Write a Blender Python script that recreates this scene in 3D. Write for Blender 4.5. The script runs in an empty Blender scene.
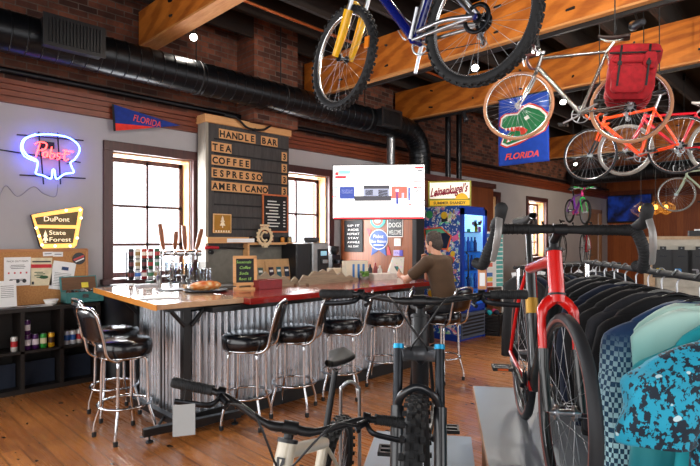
import bpy, math, random
from mathutils import Matrix, Vector
random.seed(7)
PI = math.pi
SC = bpy.context.scene
COL = SC.collection

# ---------------------------------------------------------------- camera, world, light, exposure
H = 1.6; F = 520.0; CX = 350.0; HY = 240.0
FW = Vector((.714, .70, 0)).normalized(); RT = Vector((FW.y, -FW.x, 0))
cam = bpy.data.cameras.new('camera'); cam.sensor_width = 36; cam.lens = 36 * F / 700; cam.shift_y = .01; cam.clip_start = .05
camo = bpy.data.objects.new('camera', cam); COL.objects.link(camo)
camo.location = (0, 0, H); camo.rotation_euler = (PI / 2, 0, math.atan2(FW.y, FW.x) - PI / 2)
SC.camera = camo

world = bpy.data.worlds.new('daylight'); SC.world = world; world.use_nodes = True
bg = world.node_tree.nodes['Background']; bg.inputs[0].default_value = (.93, .96, 1, 1); bg.inputs[1].default_value = 2.6

def area(name, loc, rot, sx, sy, power, color=(1, 1, 1)):
    l = bpy.data.lights.new(name, 'AREA'); l.shape = 'RECTANGLE'; l.size = sx; l.size_y = sy; l.energy = power; l.color = color
    o = bpy.data.objects.new(name, l); COL.objects.link(o); o.location = loc; o.rotation_euler = rot
    return o
# daylight through the long wall's windows, plus two added fill lamps out of view
area('window_daylight', (3.08, 6.9, 2.0), (-PI / 2, 0, 0), 1.1, 1.6, 260, (.95, .97, 1))
area('window_daylight', (-.65, 6.9, 2.0), (-PI / 2, 0, 0), 1.5, 1.6, 300, (.95, .97, 1))
area('window_daylight', (5.66, 6.9, 2.0), (-PI / 2, 0, 0), 1.1, 1.6, 260, (.95, .97, 1))
area('window_daylight', (14.4, 6.9, 2.0), (-PI / 2, 0, 0), 1.1, 1.6, 200, (1, .95, .9))
area('added_room_fill', (6, -3.9, 2.0), (PI / 2, 0, 0), 13, 2.6, 330, (1, .97, .94))  # added fill from an unseen opening on the right
area('added_room_fill', (-2.9, 1.8, 2.0), (PI / 2, 0, -PI / 2), 9, 2.6, 260, (1, .97, .94))  # added fill from an unseen opening behind the camera
vs = SC.view_settings; vs.view_transform = 'Standard'; vs.look = 'None'; vs.gamma = 1; vs.use_curve_mapping = False; vs.exposure = -0.68

# ---------------------------------------------------------------- picture point -> place
def ray(px):
    t = (px - CX) / F
    return FW + RT * t
def at(px, py, d):
    v = ray(px) * d; return Vector((v.x, v.y, H + (HY - py) / F * d))
def onY(px, py, Y): return at(px, py, Y / ray(px).y)
def onX(px, py, X): return at(px, py, X / ray(px).x)
def onZ(px, py, z): return at(px, py, (H - z) * F / (py - HY))
def cd(r, d, z):
    v = FW * d + RT * r; return Vector((v.x, v.y, z))

# ---------------------------------------------------------------- materials
def lin(c):
    if isinstance(c, str):
        c = c.lstrip('#'); c = [int(c[i:i + 2], 16) / 255 for i in (0, 2, 4)]
    return tuple((x / 12.92 if x <= .04045 else ((x + .055) / 1.055) ** 2.4) for x in c[:3]) + (1,)
MATS = {}
class NT:
    def __init__(s, name):
        s.m = bpy.data.materials.new(name); s.m.use_nodes = True; s.t = s.m.node_tree
        s.b = s.t.nodes['Principled BSDF']; s.n = s.t.nodes
    def node(s, ty, **kw):
        n = s.n.new(ty)
        for k, v in kw.items():
            if k in n.inputs: n.inputs[k].default_value = v
            else: setattr(n, k, v)
        return n
    def link(s, a, b): s.t.links.new(a, b)
    def coord(s, kind='Object'): return s.node('ShaderNodeTexCoord').outputs[kind]
    def ramp(s, fac, stops, interp='LINEAR'):
        r = s.node('ShaderNodeValToRGB'); r.color_ramp.interpolation = interp
        e = r.color_ramp.elements
        while len(e) < len(stops): e.new(.5)
        for el, (p, c) in zip(e, stops): el.position = p; el.color = c
        s.link(fac, r.inputs[0]); return r.outputs[0]
    def mix(s, fac, a, b, mode='MIX'):
        n = s.node('ShaderNodeMix', data_type='RGBA', blend_type=mode)
        for inp, v in ((n.inputs[0], fac), (n.inputs[6], a), (n.inputs[7], b)):
            if hasattr(v, 'node'): s.link(v, inp)
            else: inp.default_value = v
        return n.outputs[2]
    def noise(s, vec, scale, detail=4, rough=.55):
        n = s.node('ShaderNodeTexNoise'); n.inputs['Scale'].default_value = scale; n.inputs['Detail'].default_value = detail
        n.inputs['Roughness'].default_value = rough
        if vec is not None: s.link(vec, n.inputs['Vector'])
        return n.outputs['Fac']
    def mapping(s, vec, scale=(1, 1, 1), rot=(0, 0, 0), loc=(0, 0, 0)):
        n = s.node('ShaderNodeMapping'); n.inputs['Scale'].default_value = scale; n.inputs['Rotation'].default_value = rot
        n.inputs['Location'].default_value = loc; s.link(vec, n.inputs['Vector']); return n.outputs[0]
    def swz(s, vec, order):
        a = s.node('ShaderNodeSeparateXYZ'); s.link(vec, a.inputs[0]); c = s.node('ShaderNodeCombineXYZ')
        for i, ch in enumerate(order):
            if ch in 'xyz': s.link(a.outputs['xyz'.index(ch)], c.inputs[i])
        return c.outputs[0]
    def bump(s, h, strength=.3, dist=.01):
        n = s.node('ShaderNodeBump'); n.inputs['Strength'].default_value = strength; n.inputs['Distance'].default_value = dist
        s.link(h, n.inputs['Height']); s.link(n.outputs[0], s.b.inputs['Normal'])
def pm(name, col, rough=.5, metal=0, vary=.12, scale=14, emit=None, es=1.0, trans=0, coat=0, alpha=1, spec=.5):
    """principled material with a light procedural mottling of colour and gloss"""
    if name in MATS: return MATS[name]
    k = NT(name); c = lin(col); b = k.b
    if vary:
        f = k.noise(k.coord(), scale)
        lo = tuple(x * (1 - vary) for x in c[:3]) + (1,); hi = tuple(min(1, x * (1 + vary)) for x in c[:3]) + (1,)
        k.link(k.ramp(f, [(.3, lo), (.7, hi)]), b.inputs['Base Color'])
    else: b.inputs['Base Color'].default_value = c
    b.inputs['Roughness'].default_value = rough; b.inputs['Metallic'].default_value = metal
    b.inputs['Specular IOR Level'].default_value = spec
    if trans: b.inputs['Transmission Weight'].default_value = trans
    if coat: b.inputs['Coat Weight'].default_value = coat; b.inputs['Coat Roughness'].default_value = .08
    if emit: b.inputs['Emission Color'].default_value = lin(emit); b.inputs['Emission Strength'].default_value = es
    MATS[name] = k.m; return k.m
def wood(name, c1, c2, axis='x', rough=.45, scale=1.0, coat=0.0):
    if name in MATS: return MATS[name]
    k = NT(name); st = {'x': (1.2, 14, 14), 'y': (14, 1.2, 14), 'z': (14, 14, 1.2)}[axis]
    v = k.mapping(k.coord(), tuple(x * scale for x in st))
    f = k.noise(v, 1.6, 6, .62); g = k.noise(v, 7, 3, .6)
    col = k.ramp(f, [(.28, lin(c1)), (.72, lin(c2))]); col = k.mix(.35, col, k.ramp(g, [(.35, lin(c1)), (.65, lin(c2))]))
    k.link(col, k.b.inputs['Base Color']); k.b.inputs['Roughness'].default_value = rough
    if coat: k.b.inputs['Coat Weight'].default_value = coat; k.b.inputs['Coat Roughness'].default_value = .12
    k.bump(f, .15, .004); MATS[name] = k.m; return k.m

# ---------------------------------------------------------------- mesh builder
_tc = {}
def text_geo(s, bold=0.0):
    if (s, bold) not in _tc:
        cu = bpy.data.curves.new('lettering', 'FONT'); cu.body = s; cu.size = 1; cu.align_x = 'LEFT'; cu.resolution_u = 3; cu.extrude = .02; cu.offset = bold
        o = bpy.data.objects.new('lettering', cu); me = o.to_mesh()
        v = [x.co.copy() for x in me.vertices]; f = [tuple(p.vertices) for p in me.polygons]
        o.to_mesh_clear(); bpy.data.objects.remove(o); bpy.data.curves.remove(cu)
        if v:
            x0 = min(a.x for a in v); x1 = max(a.x for a in v); y0 = min(a.y for a in v); y1 = max(a.y for a in v)
        else: x0 = x1 = y0 = y1 = 0
        _tc[(s, bold)] = (v, f, x0, x1, y0, y1)
    return _tc[(s, bold)]
def catmull(pts, k=6, closed=False):
    P = [Vector(p) for p in pts]; n = len(P); out = []
    for i in range(n if closed else n - 1):
        if closed: a, b, c, d = P[(i - 1) % n], P[i], P[(i + 1) % n], P[(i + 2) % n]
        else: a, b, c, d = P[max(i - 1, 0)], P[i], P[i + 1], P[min(i + 2, n - 1)]
        for j in range(k):
            t = j / k
            out.append(.5 * ((2 * b) + (c - a) * t + (2 * a - 5 * b + 4 * c - d) * t * t + (3 * b - a - 3 * c + d) * t ** 3))
    if not closed: out.append(P[-1])
    return out
def frame(o, z, up=Vector((0, 0, 1))):
    """local axes at o: local z along z, local y as near up as can be"""
    z = Vector(z).normalized(); up = Vector(up)
    if abs(z.dot(up)) > .999: up = Vector((0, 1, 0))
    x = up.cross(z).normalized(); y = z.cross(x)
    m = Matrix((x, y, z)).transposed().to_4x4(); m.translation = Vector(o); return m
class MB:
    def __init__(s, M=None): s.v = []; s.f = []; s.m = []; s.s = []; s.M = M or Matrix()
    def add(s, vs, fs, mi=0, sm=False, M=None):
        b = len(s.v); T = s.M @ M if M is not None else s.M
        s.v += [T @ Vector(p) for p in vs]
        for f in fs: s.f.append(tuple(b + i for i in f)); s.m.append(mi); s.s.append(sm)
        return s
    def bx(s, x0, x1, y0, y1, z0, z1, mi=0, M=None):
        v = [(x, y, z) for z in (z0, z1) for y in (y0, y1) for x in (x0, x1)]
        return s.add(v, [(0, 2, 3, 1), (4, 5, 7, 6), (0, 1, 5, 4), (2, 6, 7, 3), (0, 4, 6, 2), (1, 3, 7, 5)], mi, False, M)
    def box(s, c, d, mi=0, M=None):
        return s.bx(c[0] - d[0] / 2, c[0] + d[0] / 2, c[1] - d[1] / 2, c[1] + d[1] / 2, c[2] - d[2] / 2, c[2] + d[2] / 2, mi, M)
    def tube(s, pts, r, n=8, mi=0, closed=False, cap=True, flat=1.0, up=None):
        P = [Vector(p) for p in pts]; N = len(P); R = r if isinstance(r, (list, tuple)) else [r] * N
        T = []
        for i in range(N):
            a = P[(i - 1) % N] if closed or i else P[0]; b = P[(i + 1) % N] if closed or i < N - 1 else P[-1]
            t = b - a; T.append(t.normalized() if t.length > 1e-9 else Vector((0, 0, 1)))
        u = Vector(up) if up is not None else (Vector((0, 0, 1)) if abs(T[0].z) < .9 else Vector((1, 0, 0)))
        x = u.cross(T[0]).normalized(); vs = []
        for i in range(N):
            x = (x - T[i] * x.dot(T[i])).normalized(); y = T[i].cross(x)
            for k in range(n):
                a = 2 * PI * k / n; vs.append(P[i] + x * (math.cos(a) * R[i]) + y * (math.sin(a) * R[i] * flat))
        fs = []
        for i in range(N if closed else N - 1):
            j = (i + 1) % N
            for k in range(n): fs.append((i * n + k, i * n + (k + 1) % n, j * n + (k + 1) % n, j * n + k))
        s.add(vs, fs, mi, True)
        if cap and not closed:
            s.add(vs[:n], [tuple(reversed(range(n)))], mi); s.add(vs[-n:], [tuple(range(n))], mi)
        return s
    def lathe(s, prof, n=24, mi=0, M=None, sm=True, segs=None):
        """profile of (radius, height) turned about local z"""
        vs = []; fs = []; K = len(prof)
        for r, z in prof:
            for k in range(n): a = 2 * PI * k / n; vs.append((r * math.cos(a), r * math.sin(a), z))
        for i in range(K - 1):
            for k in range(n): fs.append((i * n + k, i * n + (k + 1) % n, (i + 1) * n + (k + 1) % n, (i + 1) * n + k))
        s.add(vs, fs, mi, sm, M)
        if prof[0][0] > 1e-4: s.add(vs[:n], [tuple(reversed(range(n)))], mi, False, M)
        if prof[-1][0] > 1e-4: s.add(vs[-n:], [tuple(range(n))], mi, False, M)
        return s
    def cyl(s, a, b, r, n=16, mi=0, r2=None):
        a = Vector(a); b = Vector(b); h = (b - a).length
        return s.lathe([(r, 0), (r if r2 is None else r2, h)], n, mi, frame(a, b - a))
    def ring(s, c, axis, R, r, n=48, k=8, mi=0, rax=None):
        """torus; rax = half thickness along the axis"""
        rax = r if rax is None else rax; vs = []; fs = []
        for i in range(n):
            a = 2 * PI * i / n
            for j in range(k):
                b = 2 * PI * j / k; q = R + r * math.cos(b); vs.append((q * math.cos(a), q * math.sin(a), rax * math.sin(b)))
        for i in range(n):
            for j in range(k): fs.append((i * k + j, ((i + 1) % n) * k + j, ((i + 1) % n) * k + (j + 1) % k, i * k + (j + 1) % k))
        return s.add(vs, fs, mi, True, frame(c, axis))
    def ell(s, c, r, n=16, k=10, mi=0, M=None):
        prof = [(max(1e-5, math.sin(PI * i / k)), -math.cos(PI * i / k)) for i in range(k + 1)]
        m = Matrix.Translation(Vector(c)) @ Matrix.Diagonal((r[0], r[1], r[2], 1))
        return s.lathe(prof, n, mi, M @ m if M is not None else m)
    def prism(s, out, t, mi=0, M=None, z0=0.0):
        n = len(out); a = sum(out[i][0] * out[(i + 1) % n][1] - out[(i + 1) % n][0] * out[i][1] for i in range(n))
        if a < 0: out = list(reversed(out))
        vs = [(x, y, z0) for x, y in out] + [(x, y, z0 + t) for x, y in out]
        fs = [tuple(reversed(range(n))), tuple(range(n, 2 * n))] + [(i, (i + 1) % n, n + (i + 1) % n, n + i) for i in range(n)]
        return s.add(vs, fs, mi, False, M)
    def text(s, t, M, h=None, w=None, mi=0, shear=0.0, depth=.002, align='c', bold=0.0):
        """lettering on the local xy plane of M, centred on its origin"""
        v, f, x0, x1, y0, y1 = text_geo(t, bold)
        if not v: return s
        cap = .73; sc = (h / cap) if h else w / (x1 - x0); sx = (w / (x1 - x0)) if w else sc
        ox = (x0 + x1) / 2 if align == 'c' else x0
        vs = [((p.x - ox) * sx + shear * (p.y - cap / 2) * sc, (p.y - cap / 2) * sc, (p.z + .02) / .04 * depth) for p in v]
        return s.add(vs, f, mi, False, M)
    def grid(s, fn, nu, nv, mi=0, cu=False, sm=True):
        vs = [fn(i / (nu if cu else nu - 1), j / (nv - 1)) for j in range(nv) for i in range(nu)]; fs = []
        for j in range(nv - 1):
            for i in range(nu if cu else nu - 1):
                a = j * nu + i; b = j * nu + (i + 1) % nu; fs.append((a, b, b + nu, a + nu))
        return s.add(vs, fs, mi, sm)
    def mesh(s, name, mats):
        me = bpy.data.meshes.new(name); me.from_pydata(s.v, [], s.f)
        for m in (mats if isinstance(mats, (list, tuple)) else [mats]): me.materials.append(m)
        me.polygons.foreach_set('material_index', s.m); me.polygons.foreach_set('use_smooth', s.s); me.update(); return me
    def build(s, name, mats, parent=None, bevel=0, label=None):
        o = bpy.data.objects.new(name, s.mesh(name, mats)); COL.objects.link(o)
        if parent is not None: o.parent = parent
        if bevel: b = o.modifiers.new('bevel', 'BEVEL'); b.width = bevel; b.segments = 2; b.limit_method = 'ANGLE'
        if label: o['label'] = label
        return o

# ---------------------------------------------------------------- objects
def tag(o, label, cat, group=None, kind=None):
    o['label'] = label; o['category'] = cat
    if group: o['group'] = group
    if kind: o['kind'] = kind
    return o
def thing(name, label, cat, loc=(0, 0, 0), rz=0, group=None, M=None):
    o = bpy.data.objects.new(name, None); COL.objects.link(o); o.empty_display_size = .1
    if M is not None: o.matrix_world = M
    else: o.location = loc; o.rotation_euler = (0, 0, rz)
    return tag(o, label, cat, group)
def struct(mb, name, mats, parent=None, bevel=0):
    o = mb.build(name, mats, parent, bevel)
    if parent is None: o['kind'] = 'structure'
    return o
KIDS = lambda r: [o for o in COL.objects if o.parent is r]
def dup(root, loc, rz, label, group=None):
    r = root.copy(); COL.objects.link(r); r.location = loc; r.rotation_euler = (0, 0, rz); r['label'] = label
    if group: r['group'] = group
    for c in KIDS(root):
        d = c.copy(); COL.objects.link(d); d.parent = r
        for g in KIDS(c): e = g.copy(); COL.objects.link(e); e.parent = d
    return r
WALLM = lambda x, y, z: frame((x, y, z), (0, -1, 0))          # flat things on the long wall
def one(mb, name, mats, label, cat, group=None, bevel=0):
    return tag(mb.build(name, mats, None, bevel), label, cat, group)
ORD = 'first second third fourth fifth sixth seventh eighth ninth tenth eleventh twelfth'.split()
# ================================================================= shared materials
BLACK = pm('black_satin', '#131417', .42); BLACKM = pm('black_matte', '#121214', .7); RUBBER = pm('rubber', '#1b1c1e', .75, vary=.25, scale=60)
CHROME = pm('chrome', '#d9dadd', .16, 1, .05); STEEL = pm('brushed_steel', '#a9abae', .34, 1, .1); ALU = pm('aluminium', '#c3c6ca', .3, 1, .06)
SILVERP = pm('silver_paint', '#b7bbc2', .3, .7, .06); DARKMETAL = pm('dark_metal', '#2a2c30', .38, .8)
WHITE = pm('white_paint', '#e9e7e2', .5, vary=.05); PAPER = pm('paper', '#eeeeee', .8, vary=.04); CREAM = pm('cream_paint', '#ddd3bd', .3, coat=.5, vary=.04)
RED = pm('red_paint', '#e0150f', .28, coat=.7, vary=.05); REDC = pm('red_cloth', '#9c0c1a', .85, vary=.25, scale=25)
def clear(name, tint, tr, gl):
    k = NT(name); o = k.n['Material Output']; a = k.node('ShaderNodeBsdfTransparent', Color=lin(tint)); g = k.node('ShaderNodeBsdfGlossy', Roughness=.03); w = k.node('ShaderNodeLayerWeight', Blend=gl)
    m = k.node('ShaderNodeMixShader'); k.link(w.outputs['Facing'], m.inputs[0]); k.link(a.outputs[0], m.inputs[1]); k.link(g.outputs[0], m.inputs[2]); k.link(m.outputs[0], o.inputs[0]); MATS[name] = k.m; return k.m
GLASSM = clear('drinking_glass', '#f3f7f9', True, .2); PANE = clear('window_glass', '#ffffff', False, .06); COOLERG = clear('cooler_glass', '#dcefff', False, .08)
BLUEP = pm('blue_paint', '#10399c', .35, vary=.06); YELLOWP = pm('yellow_paint', '#f0b400', .35, vary=.05); ORANGEP = pm('orange_paint', '#ee4a12', .3, coat=.5, vary=.05)
TEALB = pm('teal_tin', '#3f7f80', .5, vary=.2); VINYL = pm('black_vinyl', '#0e1016', .24, vary=.15, coat=.35)
LIGHTWOOD = wood('pale_pine', '#c98d55', '#e3b078', 'x', .5); KRAFT = pm('kraft_paper', '#c59a6b', .8, vary=.12)
DARKTRIM = wood('dark_stained_wood', '#33191a', '#512a27', 'z', .4)

# ================================================================= the room
k = NT('plank_floor')
v = k.swz(k.coord(), 'yx.')
br = k.node('ShaderNodeTexBrick'); k.link(v, br.inputs['Vector'])
br.offset = .37; br.inputs['Scale'].default_value = 1; br.inputs['Brick Width'].default_value = 2.3; br.inputs['Row Height'].default_value = .135
br.inputs['Mortar Size'].default_value = .007; br.inputs['Mortar Smooth'].default_value = .2; br.inputs['Bias'].default_value = 0
br.inputs['Color1'].default_value = lin('#6e3a18'); br.inputs['Color2'].default_value = lin('#bf7638'); br.inputs['Mortar'].default_value = lin('#2e1608')
g = k.noise(k.mapping(v, (1.2, 16, 1)), 1.8, 7, .7); st = k.noise(k.coord(), 1.1, 3)
c = k.mix(.45, br.outputs['Color'], k.ramp(g, [(.32, lin('#7d4620')), (.68, lin('#d69455'))]))
c = k.mix(k.ramp(st, [(.35, (0, 0, 0, 1)), (.7, (.4, .4, .4, 1))]), c, lin('#985024'))
sp = k.noise(k.mapping(v, (9, 16, 1)), 1.0, 1, .3)
c = k.mix(k.ramp(sp, [(.735, (0, 0, 0, 1)), (.75, (1, 1, 1, 1))]), c, lin('#1c1310'))
k.link(c, k.b.inputs['Base Color']); k.link(k.ramp(g, [(.3, (.36, .36, .36, 1)), (.7, (.2, .2, .2, 1))]), k.b.inputs['Roughness'])
k.bump(br.outputs['Fac'], -.25, .004); FLOORM = k.m
def brickmat(name, c1, c2, mo, order='xz.'):
    k = NT(name); co = k.coord(); v = k.swz(co, order)
    b = k.node('ShaderNodeTexBrick'); k.link(v, b.inputs['Vector']); b.inputs['Scale'].default_value = 1
    b.inputs['Brick Width'].default_value = .215; b.inputs['Row Height'].default_value = .076; b.inputs['Mortar Size'].default_value = .007
    b.inputs['Mortar Smooth'].default_value = .3; b.inputs['Color1'].default_value = lin(c1); b.inputs['Color2'].default_value = lin(c2); b.inputs['Mortar'].default_value = lin(mo)
    n = k.noise(co, 3, 6, .7); c = k.mix(k.ramp(n, [(.42, (0, 0, 0, 1)), (.75, (.7, .7, .7, 1))]), b.outputs['Color'], lin('#2a1b17'))
    c = k.mix(.5, c, k.ramp(k.noise(co, 9, 5, .7), [(.3, (.3, .3, .3, 1)), (.7, (1.3, 1.3, 1.3, 1))]), 'MULTIPLY')
    k.link(c, k.b.inputs['Base Color']); k.b.inputs['Roughness'].default_value = .9; k.bump(b.outputs['Fac'], -.6, .02); return k.m
BRICK = brickmat('old_brick', '#8a4f38', '#3a1c14', '#6a5a50'); BRICKX = brickmat('old_brick_return', '#5e2c20', '#3c1d18', '#4a403b', 'yz.')
PLASTER = pm('grey_plaster', '#a9a5a8', .75, vary=.05, scale=2)
k = NT('dark_boards'); v = k.coord(); b_ = k.node('ShaderNodeTexBrick'); k.link(v, b_.inputs['Vector'])
b_.inputs['Scale'].default_value = 1; b_.inputs['Brick Width'].default_value = 3.0; b_.inputs['Row Height'].default_value = .14; b_.inputs['Mortar Size'].default_value = .004
b_.inputs['Color1'].default_value = lin('#1d1714'); b_.inputs['Color2'].default_value = lin('#100e0d'); b_.inputs['Mortar'].default_value = lin('#0b0a09')
k.link(b_.outputs['Color'], k.b.inputs['Base Color']); k.b.inputs['Roughness'].default_value = .8; CEILM = k.m
JOIST = wood('dark_joist', '#15100d', '#2b1e17', 'x', .8); TRIMM = wood('red_brown_trim', '#4d1f11', '#8a4122', 'x', .42)
k = NT('glulam'); v = k.mapping(k.coord(), (9, 1.0, 3.2)); f1 = k.noise(v, 1.5, 6, .7)
wv = k.node('ShaderNodeTexWave', wave_type='RINGS', rings_direction='X'); wv.inputs['Scale'].default_value = 1.3; wv.inputs['Distortion'].default_value = 7; wv.inputs['Detail'].default_value = 4
k.link(k.mapping(k.coord(), (1, .5, 2.4), loc=(0, .3, -9)), wv.inputs['Vector'])
c = k.ramp(f1, [(.3, lin('#87400c')), (.5, lin('#b9651a')), (.72, lin('#d98434'))]); c = k.mix(.4, c, k.ramp(wv.outputs['Fac'], [(.2, lin('#83400e')), (.7, lin('#cf7c2c'))]))
k.link(c, k.b.inputs['Base Color']); k.b.inputs['Roughness'].default_value = .5; k.bump(f1, .1, .004); GLULAM = k.m
PANEL = None
def vpanel(name, c1, c2, order, w=.14):
    k = NT(name); co = k.coord(); v = k.swz(co, order)
    b = k.node('ShaderNodeTexBrick'); k.link(v, b.inputs['Vector']); b.offset = 0; b.inputs['Scale'].default_value = 1
    b.inputs['Brick Width'].default_value = 30; b.inputs['Row Height'].default_value = w; b.inputs['Mortar Size'].default_value = .004
    b.inputs['Color1'].default_value = lin(c1); b.inputs['Color2'].default_value = lin(c2); b.inputs['Mortar'].default_value = lin('#1d0f08')
    g = k.noise(k.mapping(v, (1.3, 20, 1)), 2, 6, .65); c = k.mix(.55, b.outputs['Color'], k.ramp(g, [(.3, lin(c1)), (.7, lin(c2))]))
    k.link(c, k.b.inputs['Base Color']); k.b.inputs['Roughness'].default_value = .45; k.bump(b.outputs['Fac'], -.4, .006); return k.m
PANELY = vpanel('wood_panelling', '#6b3216', '#a85f2c', 'zy.'); PANELX = vpanel('wood_panelling_front', '#4e2112', '#84421f', 'zx.'); PANELD = vpanel('far_panelling', '#7e3a1a', '#b5652f', 'zy.', .2)

XL, XR, YW, YB, ZC = -3.0, 20.2, 6.6, -4.0, 4.85
struct(MB().bx(XL, XR, YB, YW, -.1, 0), 'floor', FLOORM)
mb = MB().bx(XL, XR, YB, YW + .4, ZC, ZC + .1); struct(mb, 'ceiling', CEILM)
# long wall with window openings
WIN = [(-1.5, .2), (2.45, 3.70), (5.03, 6.28), (10.95, 12.20), (13.72, 15.02)]; WZ0, WZ1 = 1.12, 2.72
mb = MB(); x = XL
for a, b in WIN:
    mb.bx(x, a, YW, YW + .38, 0, 3.1); mb.bx(a, b, YW, YW + .38, 0, WZ0); mb.bx(a, b, YW, YW + .38, WZ1, 3.1); x = b
mb.bx(x, 18.35, YW, YW + .38, 0, 3.1); mb.bx(18.35, 19.5, YW, YW + .38, 2.6, 3.1); mb.bx(19.5, XR, YW, YW + .38, 0, 3.1)
struct(mb, 'wall_left', PLASTER)
struct(MB().bx(XL, XR, YW + .02, YW + .38, 3.1, ZC), 'wall_left_brick', BRICK)
mb = MB()
mb.bx(4.35, 5.15, YW - .42, YW + .02, 3.3, ZC); struct(mb, 'brick_pilaster', [BRICK])
for i, (a, b) in enumerate(WIN):
    fr = MB(); t = .115
    fr.bx(a - .03, a + t - .03, YW - .03, YW + .06, WZ0 - .06, WZ1 + .09); fr.bx(b - t + .03, b + .03, YW - .03, YW + .06, WZ0 - .06, WZ1 + .09)
    fr.bx(a - .03, b + .03, YW - .035, YW + .055, WZ1 - .02, WZ1 + .10); fr.bx(a - .06, b + .06, YW - .09, YW + .05, WZ0 - .07, WZ0)
    w = struct(fr, 'window_%d' % (i + 1), DARKTRIM, None, .006)
    rv = MB(); rv.bx(b - t - .0, b - t + .02, YW + .05, YW + .36, WZ0, WZ1); rv.bx(a + t - .02, a + t, YW + .05, YW + .36, WZ0, WZ1); rv.bx(a + t, b - t, YW + .05, YW + .36, WZ1 - .04, WZ1 - .02)
    rv.build('window_reveal', wood('pale_reveal', '#b8824f', '#d9a873', 'z', .5), w)
    sh = MB(); y0, y1 = YW + .22, YW + .265; xa, xb = a + t, b - t; xm = (xa + xb) / 2; zz = WZ1 - .06
    for q in (xa, xb - .055): sh.bx(q, q + .055, y0, y1, WZ0, zz)
    sh.bx(xa, xb, y0, y1, zz - .06, zz); sh.bx(xa, xb, y0, y1, WZ0, WZ0 + .06); sh.bx(xm - .016, xm + .016, y0, y1, WZ0, zz)
    for q in (WZ0 + .42, WZ0 + .92): sh.bx(xa, xb, y0, y1, q - .016, q + .016)
    sh.build('window_sash', DARKTRIM, w)
    pn = MB().bx(xa, xb, YW + .24, YW + .245, WZ0, zz); pn.build('window_pane', PANE, w)
# the layered wooden band and the black rail above it
mb = MB(); prof = [(3.085, .02), (3.10, .05), (3.155, .05), (3.16, .035), (3.215, .035), (3.22, .06), (3.27, .06), (3.275, .045), (3.32, .045), (3.33, .08), (3.36, .08)]
for z, d in prof[:-1]:
    pass
segs = [(3.085, 3.15, .055), (3.15, 3.158, .03), (3.158, 3.215, .06), (3.215, 3.222, .032), (3.222, 3.275, .07), (3.275, 3.282, .04), (3.282, 3.33, .085)]
for z0, z1, d in segs: mb.bx(XL, XR, YW - d, YW + .03, z0, z1)
struct(mb, 'trim_1', TRIMM)
mb = MB(); mb.bx(XR - .06, XR, YB, YW, 3.1, 3.36); struct(mb, 'trim_2', TRIMM)
struct(MB().bx(XR, XR + .2, YB, YW + .38, 0, ZC), 'wall_end', PANELD)
mb = MB()
for a, b in ((XL, -.2), (12.5, XR)): mb.bx(a, b, YB - .2, YB, 0, ZC)
mb.bx(-.2, 12.5, YB - .2, YB, 0, .6); mb.bx(-.2, 12.5, YB - .2, YB, 3.4, ZC); struct(mb, 'wall_right', PLASTER)
mb = MB(); mb.bx(XL - .2, XL, YB - .2, -2.8, 0, ZC); mb.bx(XL - .2, XL, 6.4, YW + .38, 0, ZC); mb.bx(XL - .2, XL, -2.8, 6.4, 0, .6); mb.bx(XL - .2, XL, -2.8, 6.4, 3.4, ZC); struct(mb, 'wall_front', PLASTER)
mb = MB(); mb.bx(18.3, 18.42, YW - .04, YW + .05, 0, 2.66); mb.bx(19.42, 19.54, YW - .04, YW + .05, 0, 2.66); mb.bx(18.3, 19.54, YW - .04, YW + .05, 2.54, 2.66)
d_ = struct(mb, 'door_1', wood('tan_door', '#8d6446', '#b48a66', 'z', .5))
mb = MB().bx(18.42, 19.42, YW + .06, YW + .11, 0, 2.54); mb.bx(18.55, 19.29, YW + .04, YW + .06, 1.4, 2.4); mb.bx(18.55, 19.29, YW + .04, YW + .06, .2, 1.2)
mb.build('door_leaf', MATS['tan_door'], d_)
mb = MB(); mb.bx(XL, 18.3, YW - .025, YW, 0, .16); struct(mb, 'baseboard_left', DARKTRIM)
# joists over the beams
mb = MB(); y = YB + .3
while y < YW: mb.bx(XL, XR, y - .03, y + .03, 4.5, ZC); y += .62
o = struct(mb, 'ceiling_joists', JOIST)
for i, (x0, lab) in enumerate(((2.84, 'orange laminated beam crossing above the black duct by the menu board'), (5.6, 'orange laminated beam above the yellow fork bike, black track under it'),
                               (7.95, 'orange laminated beam carrying the blue alligator flag'), (14.5, 'brown laminated beam far down the room beyond the flag'))):
    zb = 4.06 if i == 0 else 3.93; b = MB().bx(x0, x0 + .18, YB, 6.55, zb, 4.5)
    o = one(b, 'ceiling_beam', GLULAM, lab, 'beam', 'laminated ceiling beams', .006)
    bl = MB(); yy = -2.0
    rr = random.Random(i)
    while yy < 6.2:
        for zz in (zb + .13, 4.36): bl.cyl((x0 - .012, yy + rr.uniform(-.1, .1), zz + rr.uniform(-.02, .02)), (x0 + .01, yy, zz), .016, 6)
        yy += .85
    bl.build('bolt_heads', DARKMETAL, o)
    bl = MB().bx(x0 - .012, x0 + .19, YB, 6.5, zb - .025, zb); bl.build('bottom_lamella', wood('pale_lamella', '#b06a2c', '#d9a064', 'y', .5), o)

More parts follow.
